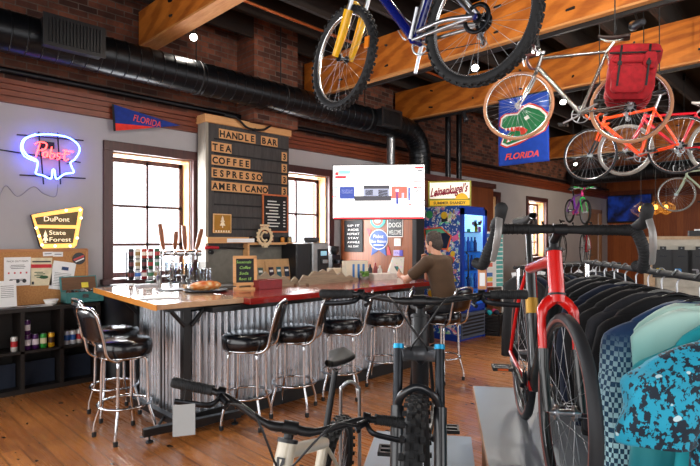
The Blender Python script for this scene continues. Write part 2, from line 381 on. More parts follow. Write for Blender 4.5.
# duct
def spiral(mb, pts, R, step=.12, n=28):
    mb.tube(pts, R, n)
    P = [Vector(p) for p in pts]; acc = 0
    for a, b in zip(P, P[1:]):
        L = (b - a).length; q = step - acc
        while q < L:
            mb.ring(a.lerp(b, q / L), b - a, R, .007, n, 4); q += step
        acc = (acc + L) % step
t = thing('air_duct', 'large black spiral duct running along the brick wall', 'duct', (0, 0, 0))
mb = MB(); yd = 6.02; zd = 3.66; Rd = .205
spiral(mb, [(-2.9, yd, zd), (7.55, yd, zd)], Rd, .14)
DUCTM = pm('black_duct', '#17191d', .3, .55, vary=.15); mb.build('duct_run', DUCTM, t)
mb = MB(); arc = [(7.55 + .5 * math.sin(a), yd, zd - .5 + .5 * math.cos(a)) for a in [PI / 2 * i / 8 for i in range(9)]]
spiral(mb, arc + [(8.05, yd, 2.55)], Rd, .1); mb.build('duct_elbow', DUCTM, t)
for (xa, w, px) in ((1.55, .55, 0), (6.6, .5, 1)):
    mb = MB(); mb.bx(xa, xa + w, yd - Rd - .10, yd - Rd * .5, zd - .12, zd + .16); mb.bx(xa - .02, xa + w + .02, yd - Rd - .115, yd - Rd - .10, zd - .14, zd + .18)
    q = xa + .03
    while q < xa + w - .03: mb.bx(q, q + .012, yd - Rd - .13, yd - Rd - .11, zd - .1, zd + .14); q += .032
    mb.build('register', BLACK, t)
for q in (3.35, 4.7, 6.5): MB().cyl((q, yd, zd + Rd - .01), (q, yd, ZC), .008, 6).ring((q, yd, zd), (1, 0, 0), Rd, .012, 28, 4).build('hanger_strap', BLACKM, t)
t = thing('air_duct', 'black round duct crossing under the ceiling far down the room', 'duct')
mb = MB(); spiral(mb, [(16.5, 6.5, 3.55), (16.5, -2, 3.55)], .24, .2); mb.build('duct_run', DUCTM, t)
for q in (4.5, 2.0): MB().cyl((16.5, q, 3.78), (16.5, q, ZC), .01, 6).build('hanger_strap', BLACKM, t)
# pipes
mb = MB().tube([(XL + .1, YW - .06, 3.42), (XR - .1, YW - .06, 3.42)], .035, 10); one(mb, 'black_pipe', pm('black_iron', '#1a1a1e', .35, .5), 'long black pipe lying on the wooden wall band', 'pipe')
mb = MB().tube([(2.95, 5.25, 4.46), (7.8, 5.25, 4.46)], .022, 8); one(mb, 'copper_pipe', pm('copper', '#b8673a', .35, .8), 'thin copper pipe under the dark ceiling boards', 'pipe')
for px, lab in ((448, 'black standpipe nearest the TV, beside the beer sign'), (459, 'black standpipe above the middle of the beer sign')):
    p = onY(px, 170, 5.75); mb = MB().cyl((p.x, p.y, 2.6), (p.x, p.y, 4.5), .055, 14); one(mb, 'standpipe', MATS['black_iron'], lab, 'pipe', 'black standpipes over the cooler')
p = onY(381, 150, 6.36)
mb = MB().cyl((p.x, p.y - .24, 2.45), (p.x, p.y - .24, 3.5), .075, 14, 0); 
for zz in (2.7, 3.0, 3.3): mb.ring((p.x, p.y - .24, zz), (0, 0, 1), .07, .008, 16, 4)
one(mb, 'silver_vent_pipe', pm('galvanised', '#8d8f93', .35, .9, vary=.3, scale=9), 'silver vent pipe dropping down behind the television', 'pipe')
# ================================================================= bar counter
CT = 1.09                                             # height of the bar top
t = thing('bar_counter', 'long bar with red and pale wood top over corrugated metal', 'bar counter')
mb = MB(); mb.prism([(1.86, 3.96), (2.62, 3.88), (2.62, 4.62), (2.95, 4.62), (2.95, 5.82), (2.05, 5.82)], .045, 0, Matrix.Translation((0, 0, CT - .045)))
mb.build('wooden_top', wood('honey_top', '#b99070', '#d9b592', 'y', .16, coat=.8), t, .004, label='honey coloured wooden end of the bar top')
mb = MB().prism([(1.85, 3.95), (1.86, 3.95), (2.05, 5.83), (2.04, 5.83)], .05, 0, None, CT - .049).build('edge_strip', pm('orange_edge', '#d98a2c', .4), t)
mb = MB().bx(2.62, 5.5, 3.78, 4.62, CT - .055, CT); mb.build('red_top', wood('red_top', '#7e1410', '#a3231a', 'x', .18, coat=.8), t, .006, label='glossy red bar top')
def corr(mb, p0, p1, z0, z1, pitch=.068, amp=.016, k=8):
    a = Vector((*p0, 0)); b = Vector((*p1, 0)); L = (b - a).length; u = (b - a) / L; nn = Vector((u.y, -u.x, 0)); N = int(L / pitch * k)
    def fn(s, q):
        d = s * L; return a + u * d + nn * (amp * math.cos(2 * PI * d / pitch)) + Vector((0, 0, z0 + (z1 - z0) * q))
    mb.grid(fn, N + 1, 2)
k = NT('corrugated_zinc'); co = k.coord(); f = k.noise(k.mapping(co, (14, 14, 1.2)), 1.2, 5, .65)
k.link(k.ramp(f, [(.3, lin('#969aa0')), (.55, lin('#c8d0da')), (.75, lin('#eef3fa'))]), k.b.inputs['Base Color']); k.b.inputs['Metallic'].default_value = .9
k.link(k.ramp(f, [(.3, (.36, .36, .36, 1)), (.7, (.2, .2, .2, 1))]), k.b.inputs['Roughness']); ZINC = k.m
BX, BY = 2.16, 4.06
mb = MB(); corr(mb, (BX, BY), (5.3, BY), .1, CT - .1); mb.build('corrugated_panel', ZINC, t)
mb = MB(); corr(mb, (BX + .06, 5.12), (BX, BY), .02, CT - .06); mb.build('corrugated_panel', ZINC, t)
mb = MB().bx(BX + .02, 5.28, BY + .03, 4.58, 0, CT - .055).bx(BX + .1, 2.9, BY + .03, 5.12, 0, CT - .046); mb.build('bar_carcass', pm('dark_ply', '#1c1613', .7), t)
mb = MB().bx(BX + .02, 5.3, BY - .035, BY + .03, 0, .13); mb.build('plinth', BLACK, t)
mb = MB().bx(2.3, 5.42, BY - .2, BY + .02, CT - .10, CT - .056); mb.build('apron', BLACK, t)
for (x, y) in ((BX, BY), (BX + .06, 5.12)):
    mb = MB().bx(x - .032, x + .032, y - .032, y + .032, 0, CT - .055)
    for s in (-1, 1):
        mb.tube([(x + s * .03, y - .042, CT - .21), (x + s * .15, y - .042, CT - .075)], .018, 6)
    mb.bx(x - .19, x + .19, y - .06, y + .02, CT - .075, CT - .05); mb.build('post', BLACK, t)

# ================================================================= bar stools
def make_stool(name, label, group):
    t = thing(name, label, 'bar stool', group=group); SH = .765
    mb = MB(); R = .205
    mb.lathe([(R * .92, SH - .105), (R + .004, SH - .09), (R + .012, SH - .04), (R + .006, SH + .008), (R * .95, SH + .026), (R * .6, SH + .036), (.001, SH + .038)], 36); mb.build('seat', VINYL, t)
    mb = MB(); mb.ring((0, 0, SH - .1), (0, 0, 1), R * .93, .012, 36, 6); mb.bx(-.15, .15, -.02, .02, SH - .125, SH - .105); mb.bx(-.02, .02, -.15, .15, SH - .125, SH - .105); mb.build('seat_ring', CHROME, t)
    for i in range(4):
        a = PI / 4 + PI / 2 * i; c, s = math.cos(a), math.sin(a)
        prof = [(.05, SH - .115), (.13, SH - .117), (.165, SH - .135), (.178, SH - .18), (.185, .30), (.19, .25), (.235, .10), (.238, .02)]
        mb = MB().tube(catmull([(r * c, r * s, z) for r, z in prof], 3), .0125, 8); l = mb.build('leg', CHROME, t)
        mb = MB().lathe([(.017, 0), (.019, .03), (.014, .04)], 10, M=Matrix.Translation((.238 * c, .238 * s, 0))); mb.build('rubber_foot', RUBBER, l)
    mb = MB(); mb.ring((0, 0, .27), (0, 0, 1), .203, .0115, 40, 8); mb.build('foot_ring', CHROME, t)
    mb = MB()
    pts = [(-.13, -.06, SH - .112), (-.145, -.16, SH - .11), (-.15, -.225, SH - .06), (-.152, -.25, SH + .05), (-.155, -.29, SH + .2), (-.14, -.315, SH + .285), (-.08, -.325, SH + .31), (.08, -.325, SH + .31), (.14, -.315, SH + .285), (.155, -.29, SH + .2), (.152, -.25, SH + .05), (.15, -.225, SH - .06), (.145, -.16, SH - .11), (.13, -.06, SH - .112)]
    mb.tube(catmull(pts, 4), .012, 8); mb.build('back_frame', CHROME, t)
    mb = MB()
    def fn(u, v):
        a = 2 * PI * u; x = .14 * math.copysign(abs(math.cos(a)) ** .35, math.cos(a)); y = .022 * math.copysign(abs(math.sin(a)) ** .6, math.sin(a))
        q = min(1, min(v, 1 - v) * 9 + .35); z = SH + .045 + .245 * v
        return Vector((x * q ** .3, -.246 - .065 * v + y * q - .03 * (1 - (x / .15) ** 2) * .6, z))
    mb.grid(fn, 28, 10, 0, True); mb.build('backrest', VINYL, t)
    return t
st0 = make_stool('bar_stool', 'chrome bar stool with black seat standing nearest the end of the bar', 'chrome bar stools')
st0.location = (1.75, 4.3, 0); st0.rotation_euler = (0, 0, -PI / 2 + .12)
dup(st0, (1.90, 4.9, 0), -PI / 2 - .05, 'chrome bar stool with black seat between the end stool and the cubby shelf')
for (px, lab) in ((247, 'chrome bar stool at the front of the bar below the wood and red joint'), (294, 'chrome bar stool second along the front of the bar, below the red box'),
                  (341, 'chrome bar stool third along the front of the bar, above the black bike saddle'), (384, 'chrome bar stool fourth along the front of the bar, before the black bike handlebar')):
    p = onY(px, 300, 3.8); dup(st0, (p.x, p.y, 0), math.radians(40) + random.uniform(-.12, .12), lab)
MANX, MANY = 5.0, 3.42
dup(st0, (MANX, MANY, 0), -.1, 'chrome bar stool that the man in the brown shirt sits on')

# ================================================================= left wall: shelf, board, signs
SHF = 6.2; SB = 6.56
t = thing('cubby_shelf', 'black cubby shelf with drink cans under the cork board', 'shelf'); DS = wood('black_shelf', '#15110f', '#241d1a', 'x', .5)
xs = [.72, 1.10, 1.476, 1.85, 2.225]
MB().bx(xs[0] - .02, xs[-1] + .02, SHF, SB, .85, .89).build('top_panel', DS, t); MB().bx(xs[0] - .02, xs[-1] + .02, SHF, SB, 0, .05).build('base_panel', DS, t)
for q in xs: MB().bx(q - .018, q + .018, SHF + .004, SB - .01, .05, .85).build('divider', DS, t)
MB().bx(xs[0], xs[-1], SHF + .004, SB - .01, .415, .44).build('middle_shelf', DS, t)
MB().bx(xs[0], xs[-1], SB - .012, SB - .002, .05, .85).build('back_panel', DS, t)
for a, b in zip(xs[1:-1], xs[2:]): MB().bx(a + .03, b - .03, SHF + .16, SHF + .17, .05, .30).build('storage_bin', pm('navy_bin', '#1a2436', .8), t)

def can_mesh(body, band, h=.157, r=.033):
    mb = MB(); mb.lathe([(r * .8, 0), (r, .008), (r, h * .3)], 18, 0); mb.lathe([(r, h * .3), (r, h * .68)], 18, 1); mb.lathe([(r, h * .68), (r, h - .016), (r * .82, h - .004)], 18, 0)
    mb.lathe([(r * .82, h - .004), (r * .82, h), (r * .76, h - .003), (.001, h - .003)], 18, 2); return mb
CANC = [('#4b1d5c', '#e6dfe6'), ('#2f9a3a', '#d9d4b0'), ('#d8a21c', '#3a2414'), ('#e8e8ea', '#2c66b8'), ('#d9d5cf', '#b5252a'), ('#17181c', '#6b1a20'), ('#e9e4d4', '#9c7b3c'), ('#b33a2b', '#e8e0d0'), ('#2d5a3c', '#b82d33'), ('#8f1a28', '#e9e5df'), ('#c8cacd', '#3c7d55')]
CANN = ['purple and white', 'green', 'yellow and brown', 'blue and white', 'red and white', 'black', 'cream and gold', 'rust and cream', 'dark green and red', 'dark red', 'silver and green']
def can(i, loc, label, group, h=.157, r=.033):
    key = ('can', i, h)
    if key not in MATS: MATS[key] = can_mesh(0, 0, h, r).mesh('drink_can', [pm('can_body_%d' % i, CANC[i][0], .3, .25), pm('can_band_%d' % i, CANC[i][1], .35), ALU])
    o = bpy.data.objects.new('drink_can', MATS[key]); COL.objects.link(o); o.location = loc; o.rotation_euler = (0, 0, random.uniform(0, 6)); return tag(o, label, 'drink can', group)
zs = .4405
G = 'drink cans in the cubby shelf'
def shc(px, py): p = onY(px, py, SHF + .1); return p.x
for px, i, lv, dy, lab in ((27.0, 0, 0, 0, 'purple and white can, lower one of the stacked pair in the shelf'), (26.6, 0, 1, 0, 'purple and white can, topmost of the stack in the shelf'),
        (35, 0, 0, .0, 'purple and white can standing between the stacked pair and green can'), (43, 1, 0, 0, 'bright green can in the cubby shelf'), (51, 2, 0, 0, 'yellow and brown can beside the green can in the shelf'),
        (14, 4, 0, 0, 'red and white can alone in the first visible cubby'), (66.5, 3, 0, 0, 'blue and white can next to the shelf divider'), (72.5, 3, 0, 0, 'blue and white can nearest the stool back in the cubby'),
        (79, 4, 0, 0, 'red and white can behind the bar stool back')):
    can(i, (shc(px, 340), SHF + .09 + dy, zs + lv * .1575), lab, G)
can(0, (shc(31.6, 340) , SHF + .175, zs + .0), 'purple and white can standing at the rear behind the stacked pair', G)

# things on the shelf
zt = .8905
p = onY(51, 305, SHF + .12); mb = MB().lathe([(.035, 0), (.05, .004), (.075, .06), (.07, .06), (.046, .01), (.001, .01)], 28, M=Matrix.Translation((p.x, p.y, zt))); one(mb, 'bowl', WHITE, 'small white bowl on top of the cubby shelf', 'bowl')
for q, (px, w, r, c, lab) in enumerate(((6, .2, .05, '#54565a', 'grey magazine lying at the outer end of the shelf top'), (20, .17, -.08, '#7b6a62', 'brown flyer lying on the shelf top beside the grey magazine'), (33, .17, .1, '#9aa0a4', 'pale flyer lying on the shelf top before the cork board'), (44, .14, -.1, '#c9c6c2', 'white leaflet lying beside the white bowl'))):
    p = onY(px, 305, SHF + .1); M = Matrix.Translation((p.x, p.y, zt)) @ Matrix.Rotation(r, 4, 'Z'); mb = MB().box((0, 0, .004), (w, .15, .008), 0, M).box((0, .03, .0083), (w * .8, .05, .0006), 1, M); one(mb, 'leaflet', [pm('leaf_%d' % q, c, .5), PAPER], lab, 'leaflet', 'leaflets on the shelf top')
# teal tool box with its lid up
p0 = onY(66, 305, SHF + .06); p1 = onY(103, 305, SHF + .06); w = min(p1.x - p0.x, .44)
t = thing('tool_box', 'worn teal metal box with open lid on the shelf', 'tool box', (p0.x + w / 2, SHF + .14, zt), .0)
mb = MB().bx(-w / 2, w / 2, -.1, -.09, 0, .125).bx(-w / 2, w / 2, .09, .1, 0, .125).bx(-w / 2, -w / 2 + .01, -.09, .09, 0, .125).bx(w / 2 - .01, w / 2, -.09, .09, 0, .125).bx(-w / 2, w / 2, -.1, .1, 0, .01); mb.build('box_body', TEALB, t)
mb = MB(); L = frame((0, .105, .125), (0, -.96, .25)); mb.box((0, .085, 0), (w, .17, .02), 0, L).box((0, .085, .012), (w - .03, .145, .01), 1, L); lid = mb.build('lid', [TEALB, wood('box_lining', '#5a3a22', '#7d5533', 'x', .6)], t)
MB().box((.06, .06, .02), (.075, .06, .002), 0, L).build('sticky_note', pm('yellow_note', '#f2dd4a', .7), lid)
mb = MB()
for q in range(22): mb.ell((random.uniform(-w / 2 + .04, w / 2 - .04), random.uniform(-.06, .06), .1 + random.uniform(0, .035)), (random.uniform(.015, .03),) * 3, 10, 6, q % 3)
mb.build('box_contents', [DARKMETAL, STEEL, pm('brown_leather', '#5a3825', .6)], t)
MB().bx(-.03, .03, -.106, -.1, .06, .1).build('latch', STEEL, t)
# cork board
a = onY(-6, 280, 6.5); b = onY(87, 280, 6.5)
t = thing('cork_board', 'cork notice board with pinned papers behind the shelf', 'notice board', ((a.x + b.x) / 2, 6.5, zt)); cw = (b.x - a.x) / 2; chh = .60
k = NT('cork'); f = k.noise(k.coord(), 60, 5, .7); k.link(k.ramp(f, [(.3, lin('#a06c42')), (.5, lin('#b8834f')), (.7, lin('#c58f5e'))]), k.b.inputs['Base Color']); k.b.inputs['Roughness'].default_value = .9
MB().bx(-cw, cw, 0, .02, 0, chh).build('cork_panel', k.m, t)
mb = MB().bx(-cw, cw, -.012, .02, chh - .022, chh + .01).bx(cw - .022, cw + .01, -.012, .02, 0, chh); mb.build('board_frame', wood('board_frame', '#a5693a', '#c98e58', 'x', .5), t)
def paper(px0, py0, px1, py1, name, label, cat, fn, tilt=0, mats=None):
    a = onY(px0, py0, 6.494); b = onY(px1, py1, 6.494); w = b.x - a.x; h = a.z - b.z; M = WALLM((a.x + b.x) / 2, 6.496, (a.z + b.z) / 2) @ Matrix.Rotation(tilt, 4, 'Z')
    mb = MB(); mb.box((0, 0, .001), (w, h, .002), 0, M); fn(mb, w, h, M); return one(mb, name, mats, label, cat, 'papers on the cork board')
INK = pm('ink', '#3a3c40', .8); REDINK = pm('red_ink', '#c8323a', .8); GRNINK = pm('green_ink', '#2f5a3a', .8); TANINK = pm('tan_paper', '#dfd3b4', .8)
def f1(mb, w, h, M):
    mb.text('PACK OUT MAPS', M @ Matrix.Translation((0, h * .36, .0022)), w=w * .8, h=h * .06, mi=1, depth=.0006)
    pass
    for i in range(4): mb.box((-w * .33 + w * .22 * i, -h * .05, .0026), (w * .06, h * .06, .001), 2, M)
    for i in range(5): mb.box((0, h * .22 - h * .055 * i if i < 3 else -h * .15 - h * .07 * i * .6, .0024), (w * (.5 + .08 * (i % 2)), h * .018, .0006), 1, M)
    for i in range(3): mb.ell((-w * .25 + w * .25 * i, -h * .34, .0022), (w * .08, h * .07, .001), 10, 4, 1, M)
def f2(mb, w, h, M):
    mb.box((0, h * .2, .0026), (w * .96, h * .13, .001), 2, M); mb.box((0, h * .36, .0024), (w * .86, h * .05, .0006), 1, M)
    for i in range(4): mb.box((-w * .12 + .1 * w * (i % 2), -h * .02 - h * .06 * i, .0024), (w * .4, h * .03, .0006), 3, M)
    mb.ell((w * .12, -h * .2, .002), (w * .22, h * .06, .001), 12, 4, 3, M); mb.box((-w * .38, -h * .4, .0024), (w * .1, h * .1, .0006), 1, M)
def f3(mb, w, h, M):
    mb.box((w * .05, h * .26, .0024), (w * .3, h * .12, .001), 3, M)
    for i in range(9): mb.box((0, h * .08 - h * .055 * i, .0024), (w * .72, h * .012, .0006), 1, M)
paper(4, 257.5, 31, 285, 'map_flyer', 'white map flyer with small red marks on the cork board', 'flyer', f1, 0, [PAPER, INK, REDINK])
paper(30.5, 258, 52, 285, 'event_flyer', 'tan flyer with a red header band on the cork board', 'flyer', f2, -.02, [TANINK, INK, REDINK, GRNINK])
paper(51, 262, 74, 289, 'notice_sheet', 'white typed sheet pinned crooked on the cork board', 'paper', f3, -.17, [PAPER, INK, REDINK, pm('blue_ink', '#27406e', .8)])
paper(43, 251.5, 53, 256, 'name_card', 'small white card over the red header flyer', 'card', lambda mb, w, h, M: mb.box((0, 0, .0024), (w * .7, h * .15, .0006), 1, M), .03, [PAPER, INK])
paper(53, 252, 63, 256.5, 'name_card', 'small white card above the crooked typed sheet', 'card', lambda mb, w, h, M: mb.box((0, 0, .0024), (w * .7, h * .15, .0006), 1, M), -.02, [PAPER, INK])
a = onY(79, 258.5, 6.49); mb = MB(); M = WALLM(a.x, 6.492, a.z); mb.lathe([(.07, 0), (.07, .004)], 24, 0, M); mb.box((0, .008, .005), (.12, .022, .002), 1, M @ Matrix.Rotation(.4, 4, 'Z')); mb.box((0, -.02, .005), (.1, .014, .002), 2, M @ Matrix.Rotation(.4, 4, 'Z'))
one(mb, 'round_sticker', [pm('sticker_black', '#202024', .4), pm('sticker_red', '#c93b40', .4), PAPER], 'round black sticker with red stripe at the cork board corner', 'sticker', 'papers on the cork board')
a = onY(-3, 281, 6.4); b = onY(15.5, 310, 6.4); mb = MB(); M = frame(((a.x + b.x) / 2, 6.36, (a.z + zt) / 2 + .004), (0, -1, .12)); w = b.x - a.x; h = a.z - zt - .01
mb.box((0, 0, 0), (w, h, .004), 0, M)
for i in range(7): mb.box((0, h * .3 - h * .07 * i, .0025), (w * .7, .004, .001), 1, M)
mb.bx((a.x + b.x) / 2 - w / 2, (a.x + b.x) / 2 + w / 2, 6.33, 6.43, zt, zt + .012, 2)
one(mb, 'paper_in_holder', [PAPER, INK, BLACK], 'white sheet standing in a black holder on the shelf top', 'paper')

# lit wooden sign
Y = 6.52
def poly(pts, Y): return [(lambda p: (p.x, p.z))(onY(x, y, Y)) for x, y in pts]
q = poly([(31.5, 215), (41, 213), (80, 206.5), (83, 209), (76.5, 245), (74, 247.8), (43, 248.5), (40.5, 246)], Y)
t = thing('lit_wall_sign', 'glowing yellow edged sign reading DuPont State Forest', 'sign', (0, Y, 0)); M = Matrix(((1, 0, 0, 0), (0, 0, -1, 0), (0, 1, 0, 0), (0, 0, 0, 1)))
cx = sum(a for a, b in q) / len(q); cz = sum(b for a, b in q) / len(q); S = lambda f, l: [(cx + (a - cx) * f, cz + (b - cz) * f) for a, b in l]
MB().prism(S(1.015, q), .05, 0, M, -.05).build('sign_case', DARKMETAL, t)
MB().prism(S(1.0, q), .006, 0, M, .0).build('glowing_edge', pm('warm_led', '#f7c35a', .5, emit='#ffc169', es=1.7, vary=0), t)
up = poly([(34.5, 217.6), (41, 216.6), (78, 211.5), (76, 225.3), (37, 224.8)], Y); lo = poly([(38, 228), (75.3, 228.6), (72.5, 243.2), (43.5, 244)], Y)
olive = pm('olive_panel', '#6e5a36', .6, vary=.2); mb = MB().prism(up, .01, 0, M, .004).prism(lo, .01, 0, M, .004); mb.build('sign_face', olive, t)
LT = pm('cream_letters', '#fff0d0', .6, emit='#ffe8bc', es=1.3, vary=0)
def T3(px, py, Y): p = onY(px, py, Y); return WALLM(p.x, p.y, p.z)
mb = MB(); zz = .0155
def tx(s, px, py, w, h, sh=0):
    m = T3(px, py, Y); m.translation.y = -zz; mb.text(s, m, w=w, h=h, shear=sh, depth=.002)
p = lambda x0, x1: onY(x1, 225, Y).x - onY(x0, 225, Y).x
for a_ in (('DuPont', 56.5, 219, p(43.5, 69), .058), ('State', 57, 232.5, p(49, 65.5), .05), ('Forest', 60, 239.3, p(49.5, 71), .05)):
    mb = MB(); tx(*a_); mb.build('sign_lettering', LT, t)
mb = MB(); m = T3(45, 236.5, Y); m.translation.y = -zz; mb.prism([(0, .07), (.022, .0), (.008, .0), (.03, -.045), (.006, -.045), (.006, -.06), (.02, -.07), (-.02, -.07), (-.006, -.06), (-.006, -.045), (-.03, -.045), (-.008, .0), (-.022, .0)], .002, 0, m)
mb.build('tree_emblem', LT, t)
for (x, y) in ((66, 210.5), (80, 210), (81, 218), (36, 228), (39, 236), (42, 245), (55, 246), (70, 246), (77, 238)):
    m = T3(x, y, Y); MB().ell((m.translation.x, -.006, m.translation.z), (.014, .008, .014), 10, 6).build('sign_bulb', pm('warm_bulb', '#ffe9b0', .5, emit='#ffdf9a', es=14, vary=0), t)

# neon
t = thing('neon_sign', 'blue and red neon beer sign glowing on the grey wall', 'neon sign', (0, 0, 0)); Yn = 6.50
def W(px, py, d=0.0): q = onY(px, py, Yn); return Vector((q.x, Yn - d, q.z))
BLU = pm('blue_neon', '#cfe0ff', .5, emit='#3f62ff', es=26, vary=0); REDN = pm('red_neon', '#ffc0b0', .5, emit='#ff2a28', es=9, vary=0)
out = [(37, 160.5), (27, 155), (22.5, 147), (26, 138.5), (38, 134.8), (53, 134.6), (68, 137.5), (77.5, 144), (79.5, 151), (75, 159), (70.5, 162.5), (72, 167.5), (73.5, 172.5), (64.5, 174), (56.5, 179), (54.5, 170.5), (52.5, 170.5), (51, 178.5), (43, 175.5), (36, 173.5), (37, 168)]
MB().tube(catmull([W(*q) for q in out], 5, True), .0095, 8, closed=True).build('blue_tube', BLU, t)
out2 = [(36, 161.5), (25, 156.5), (21, 148), (24, 139), (36, 134)]
MB().tube(catmull([W(*q) for q in out2], 5), .008, 8).build('blue_tube', BLU, t)
strokes = [[(34.5, 144.5), (38, 142.5), (43, 142.5), (46.5, 145), (44, 149.5), (38.5, 150.5)], [(39.5, 143.5), (37, 152), (35.5, 157)],
           [(46.5, 152), (43.5, 152.5), (42.5, 156), (45.5, 157), (47.5, 152.5), (47, 157.5)], [(51.5, 147), (49.5, 157.5), (53, 158), (54.5, 154.5), (51, 153.5)],
           [(60, 154), (57.5, 153.8), (57, 155.8), (59.3, 157.2), (58.5, 159.2), (56, 159)], [(65.5, 150), (63.5, 158.5), (65.5, 160.5), (68, 159.5)], [(61, 154.5), (69, 154)], [(63, 150.7), (73, 152.2)]]
mb = MB()
for s_ in strokes: mb.tube(catmull([W(x, y, .015) for x, y in s_], 5), .008, 6)
mb.build('red_lettering', REDN, t)
mb = MB()
for (x0, y0, x1, y1) in ((18, 134, 85, 140), (0, 149, 82, 162), (21, 174.5, 87, 178), (40, 131, 45, 184), (59, 132, 62, 184)): mb.tube([W(x0, y0, -.05), W(x1, y1, -.05)], .008, 6)
for (x, y) in ((27, 155), (68, 137.5), (70, 163), (43, 175), (38, 134.8)): mb.tube([W(x, y), W(x, y, -.095)], .006, 6)
mb.bx(W(41, 142).x, W(56, 142).x, Yn + .055, Yn + .095, W(41, 146.5).z, W(41, 140).z); mb.build('sign_frame', BLACKM, t)
mb = MB(); mb.tube(catmull([W(60, 184, -.07), W(58, 196, -.09), W(46, 193, -.092), W(36, 186, -.092), W(20, 196, -.092), W(8, 185, -.092), W(0, 200, -.092)], 6), .004, 5); mb.build('power_cord', pm('grey_cord', '#8b8890', .6), t)

# pennant
t = thing('pennant', 'small blue and red felt pennant reading FLORIDA on the wall', 'pennant', (0, 0, 0)); Yp = 6.485
pb = pm('pennant_blue', '#12318a', .8, vary=.2); pr = pm('pennant_red', '#e03328', .8)
def sheet(mb, pts, d, mi):
    q = [onY(x, y, Yp) for x, y in pts]; mb.prism([(v.x, v.z) for v in q], .004, mi, Matrix(((1, 0, 0, 0), (0, 0, -1, Yp - d), (0, 1, 0, 0), (0, 0, 0, 1))))
mb = MB(); sheet(mb, [(112, 104), (180, 125.5), (114, 131)], 0, 0); mb.build('felt', pb, t)
mb = MB(); sheet(mb, [(113.2, 123), (155, 127), (148, 128.3), (114, 131)], .005, 0); mb.build('red_stripe', pr, t)
mb = MB(); sheet(mb, [(111.5, 103.6), (113.6, 104.5), (115.6, 131), (113.4, 131.4)], .006, 0); mb.build('binding', pm('binding', '#14161c', .8), t)
mb = MB(); m = T3(147.5, 121.3, Yp); m.translation.y -= .01; mb.text('FLORIDA', m @ Matrix.Rotation(-.1, 4, 'Z'), w=.36, h=.085, shear=.1, depth=.003); mb.build('pennant_lettering', pm('coral', '#f0584f', .7), t)

# ================================================================= menu board
Yb = 6.33
def BP(px, py, d=0): q = onY(px, py, Yb); return Vector((q.x, Yb - d, q.z))
t = thing('menu_board', 'tall dark slatted menu board with wooden letter tiles for coffee drinks', 'menu board', (0, 0, 0))
X0, X1 = 3.67, 5.10; Z0, Z1 = 1.0, 3.2
DK = wood('charcoal_stain', '#2a2829', '#4a4645', 'z', .6)
MB().bx(X0, X1, Yb, Yb + .24, 1.5, Z1).build('board', DK, t); MB().bx(X0, X1, Yb + .01, Yb + .23, Z0, 1.5).build('lower_panel', pm('olive_grey_panel', '#6f6c64', .7), t)
rows = [3.075, 2.88, 2.70, 2.525, 2.345]
mb = MB()
for z in [r - .075 for r in rows] + [2.10, 1.93, 1.76]: mb.bx(X0 + .12, X1 - .03, Yb - .014, Yb, z - .016, z)
mb.build('letter_rail', BLACKM, t)
MB().bx(X0 - .03, X1 + .03, Yb - .03, Yb + .25, Z1, Z1 + .11).build('cap_board', LIGHTWOOD, t, .004, label='pale pine cap of the board')
MB().bx(X0 - .012, X0 + .03, Yb - .006, Yb + .2, Z0 + .3, Z1).build('side_post', wood('grey_post', '#7d776c', '#a39c8f', 'z', .6), t)
def row(s, x, r, dx):
    for i, ch in enumerate(s):
        if ch == ' ': continue
        z = rows[r]; xx = x + dx * i + dx / 2; m = WALLM(xx, Yb - .012, z)
        tile = MB().box((0, 0, .0), (dx * .985, .132, .008), 0, m).build('letter_tile', LIGHTWOOD, t)
        MB().text(ch, m @ Matrix.Translation((0, 0, .0042)), h=.092, depth=.002, bold=.035).build('letter', pm('black_ink', '#16130f', .6), tile)
row('HANDLE BAR', 3.86, 0, .101)
for r, s_ in ((1, 'TEA'), (2, 'COFFEE'), (3, 'ESPRESSO'), (4, 'AMERICANO')): row(s_, 3.745, r, .105)
for r in range(1, 5): row('3', 4.95, r, .1)
# drop bar hung on top of the board
mb = MB(); a = BP(229, 121, .06); c = [(-.50, 0), (-.42, .01), (-.34, .0), (-.25, -.05), (-.16, -.11), (-.06, -.125), (.06, -.12), (.16, -.10), (.25, -.045), (.34, .0), (.5, -.02)]
cc = BP(252, 126, .07); mb.tube(catmull([(cc.x + x * .98, cc.y - .01, cc.z + z + .06 - x * .0) for x, z in c], 5), .016, 8); mb.cyl((cc.x, cc.y - .01, cc.z - .06), (cc.x, Yb - .03, cc.z - .06), .02, 8)
for s_ in (-1, 1): mb.cyl((cc.x + s_ * .35, cc.y - .01, cc.z + .06), (cc.x + s_ * .5, cc.y - .01, cc.z + (.05 if s_ > 0 else .06)), .02, 8, 1)
one(mb, 'decor_handlebar', [BLACK, RUBBER], 'black bicycle handlebar mounted at the top of the menu board', 'handlebar')
a = BP(262, 194.5); b = BP(286.5, 232); t = thing('framed_chalkboard', 'small chalk price board in orange frame on the menu board', 'chalkboard', ((a.x + b.x) / 2, Yb - .016, (a.z + b.z) / 2)); w, h = b.x - a.x, a.z - b.z
CHALKB = pm('slate', '#14171b', .7, vary=.2); CHALK = pm('chalk', '#e8e8e4', .9, vary=.05); M = frame((0, 0, 0), (0, -1, 0))
MB().box((0, 0, .005), (w, h, .01), 0, M).build('slate', CHALKB, t)
mb = MB()
for (x, y, ww, hh) in ((0, h / 2, w, .022), (0, -h / 2, w, .022), (-w / 2, 0, .022, h), (w / 2, 0, .022, h)): mb.box((x, y, .008), (ww, hh, .02), 0, M)
mb.build('frame', wood('orange_frame', '#b5562c', '#d67c4a', 'x', .5), t)
mb = MB()
for i in range(9): 
    mb.box((-w * .14 + (.03 if i % 2 else 0), h * .33 - i * h * .085, .011), (w * (.5 if i % 3 else .36), .016, .001), 0, M)
    mb.box((w * .36, h * .33 - i * h * .085, .011), (w * .09, .016, .001), 0, M)
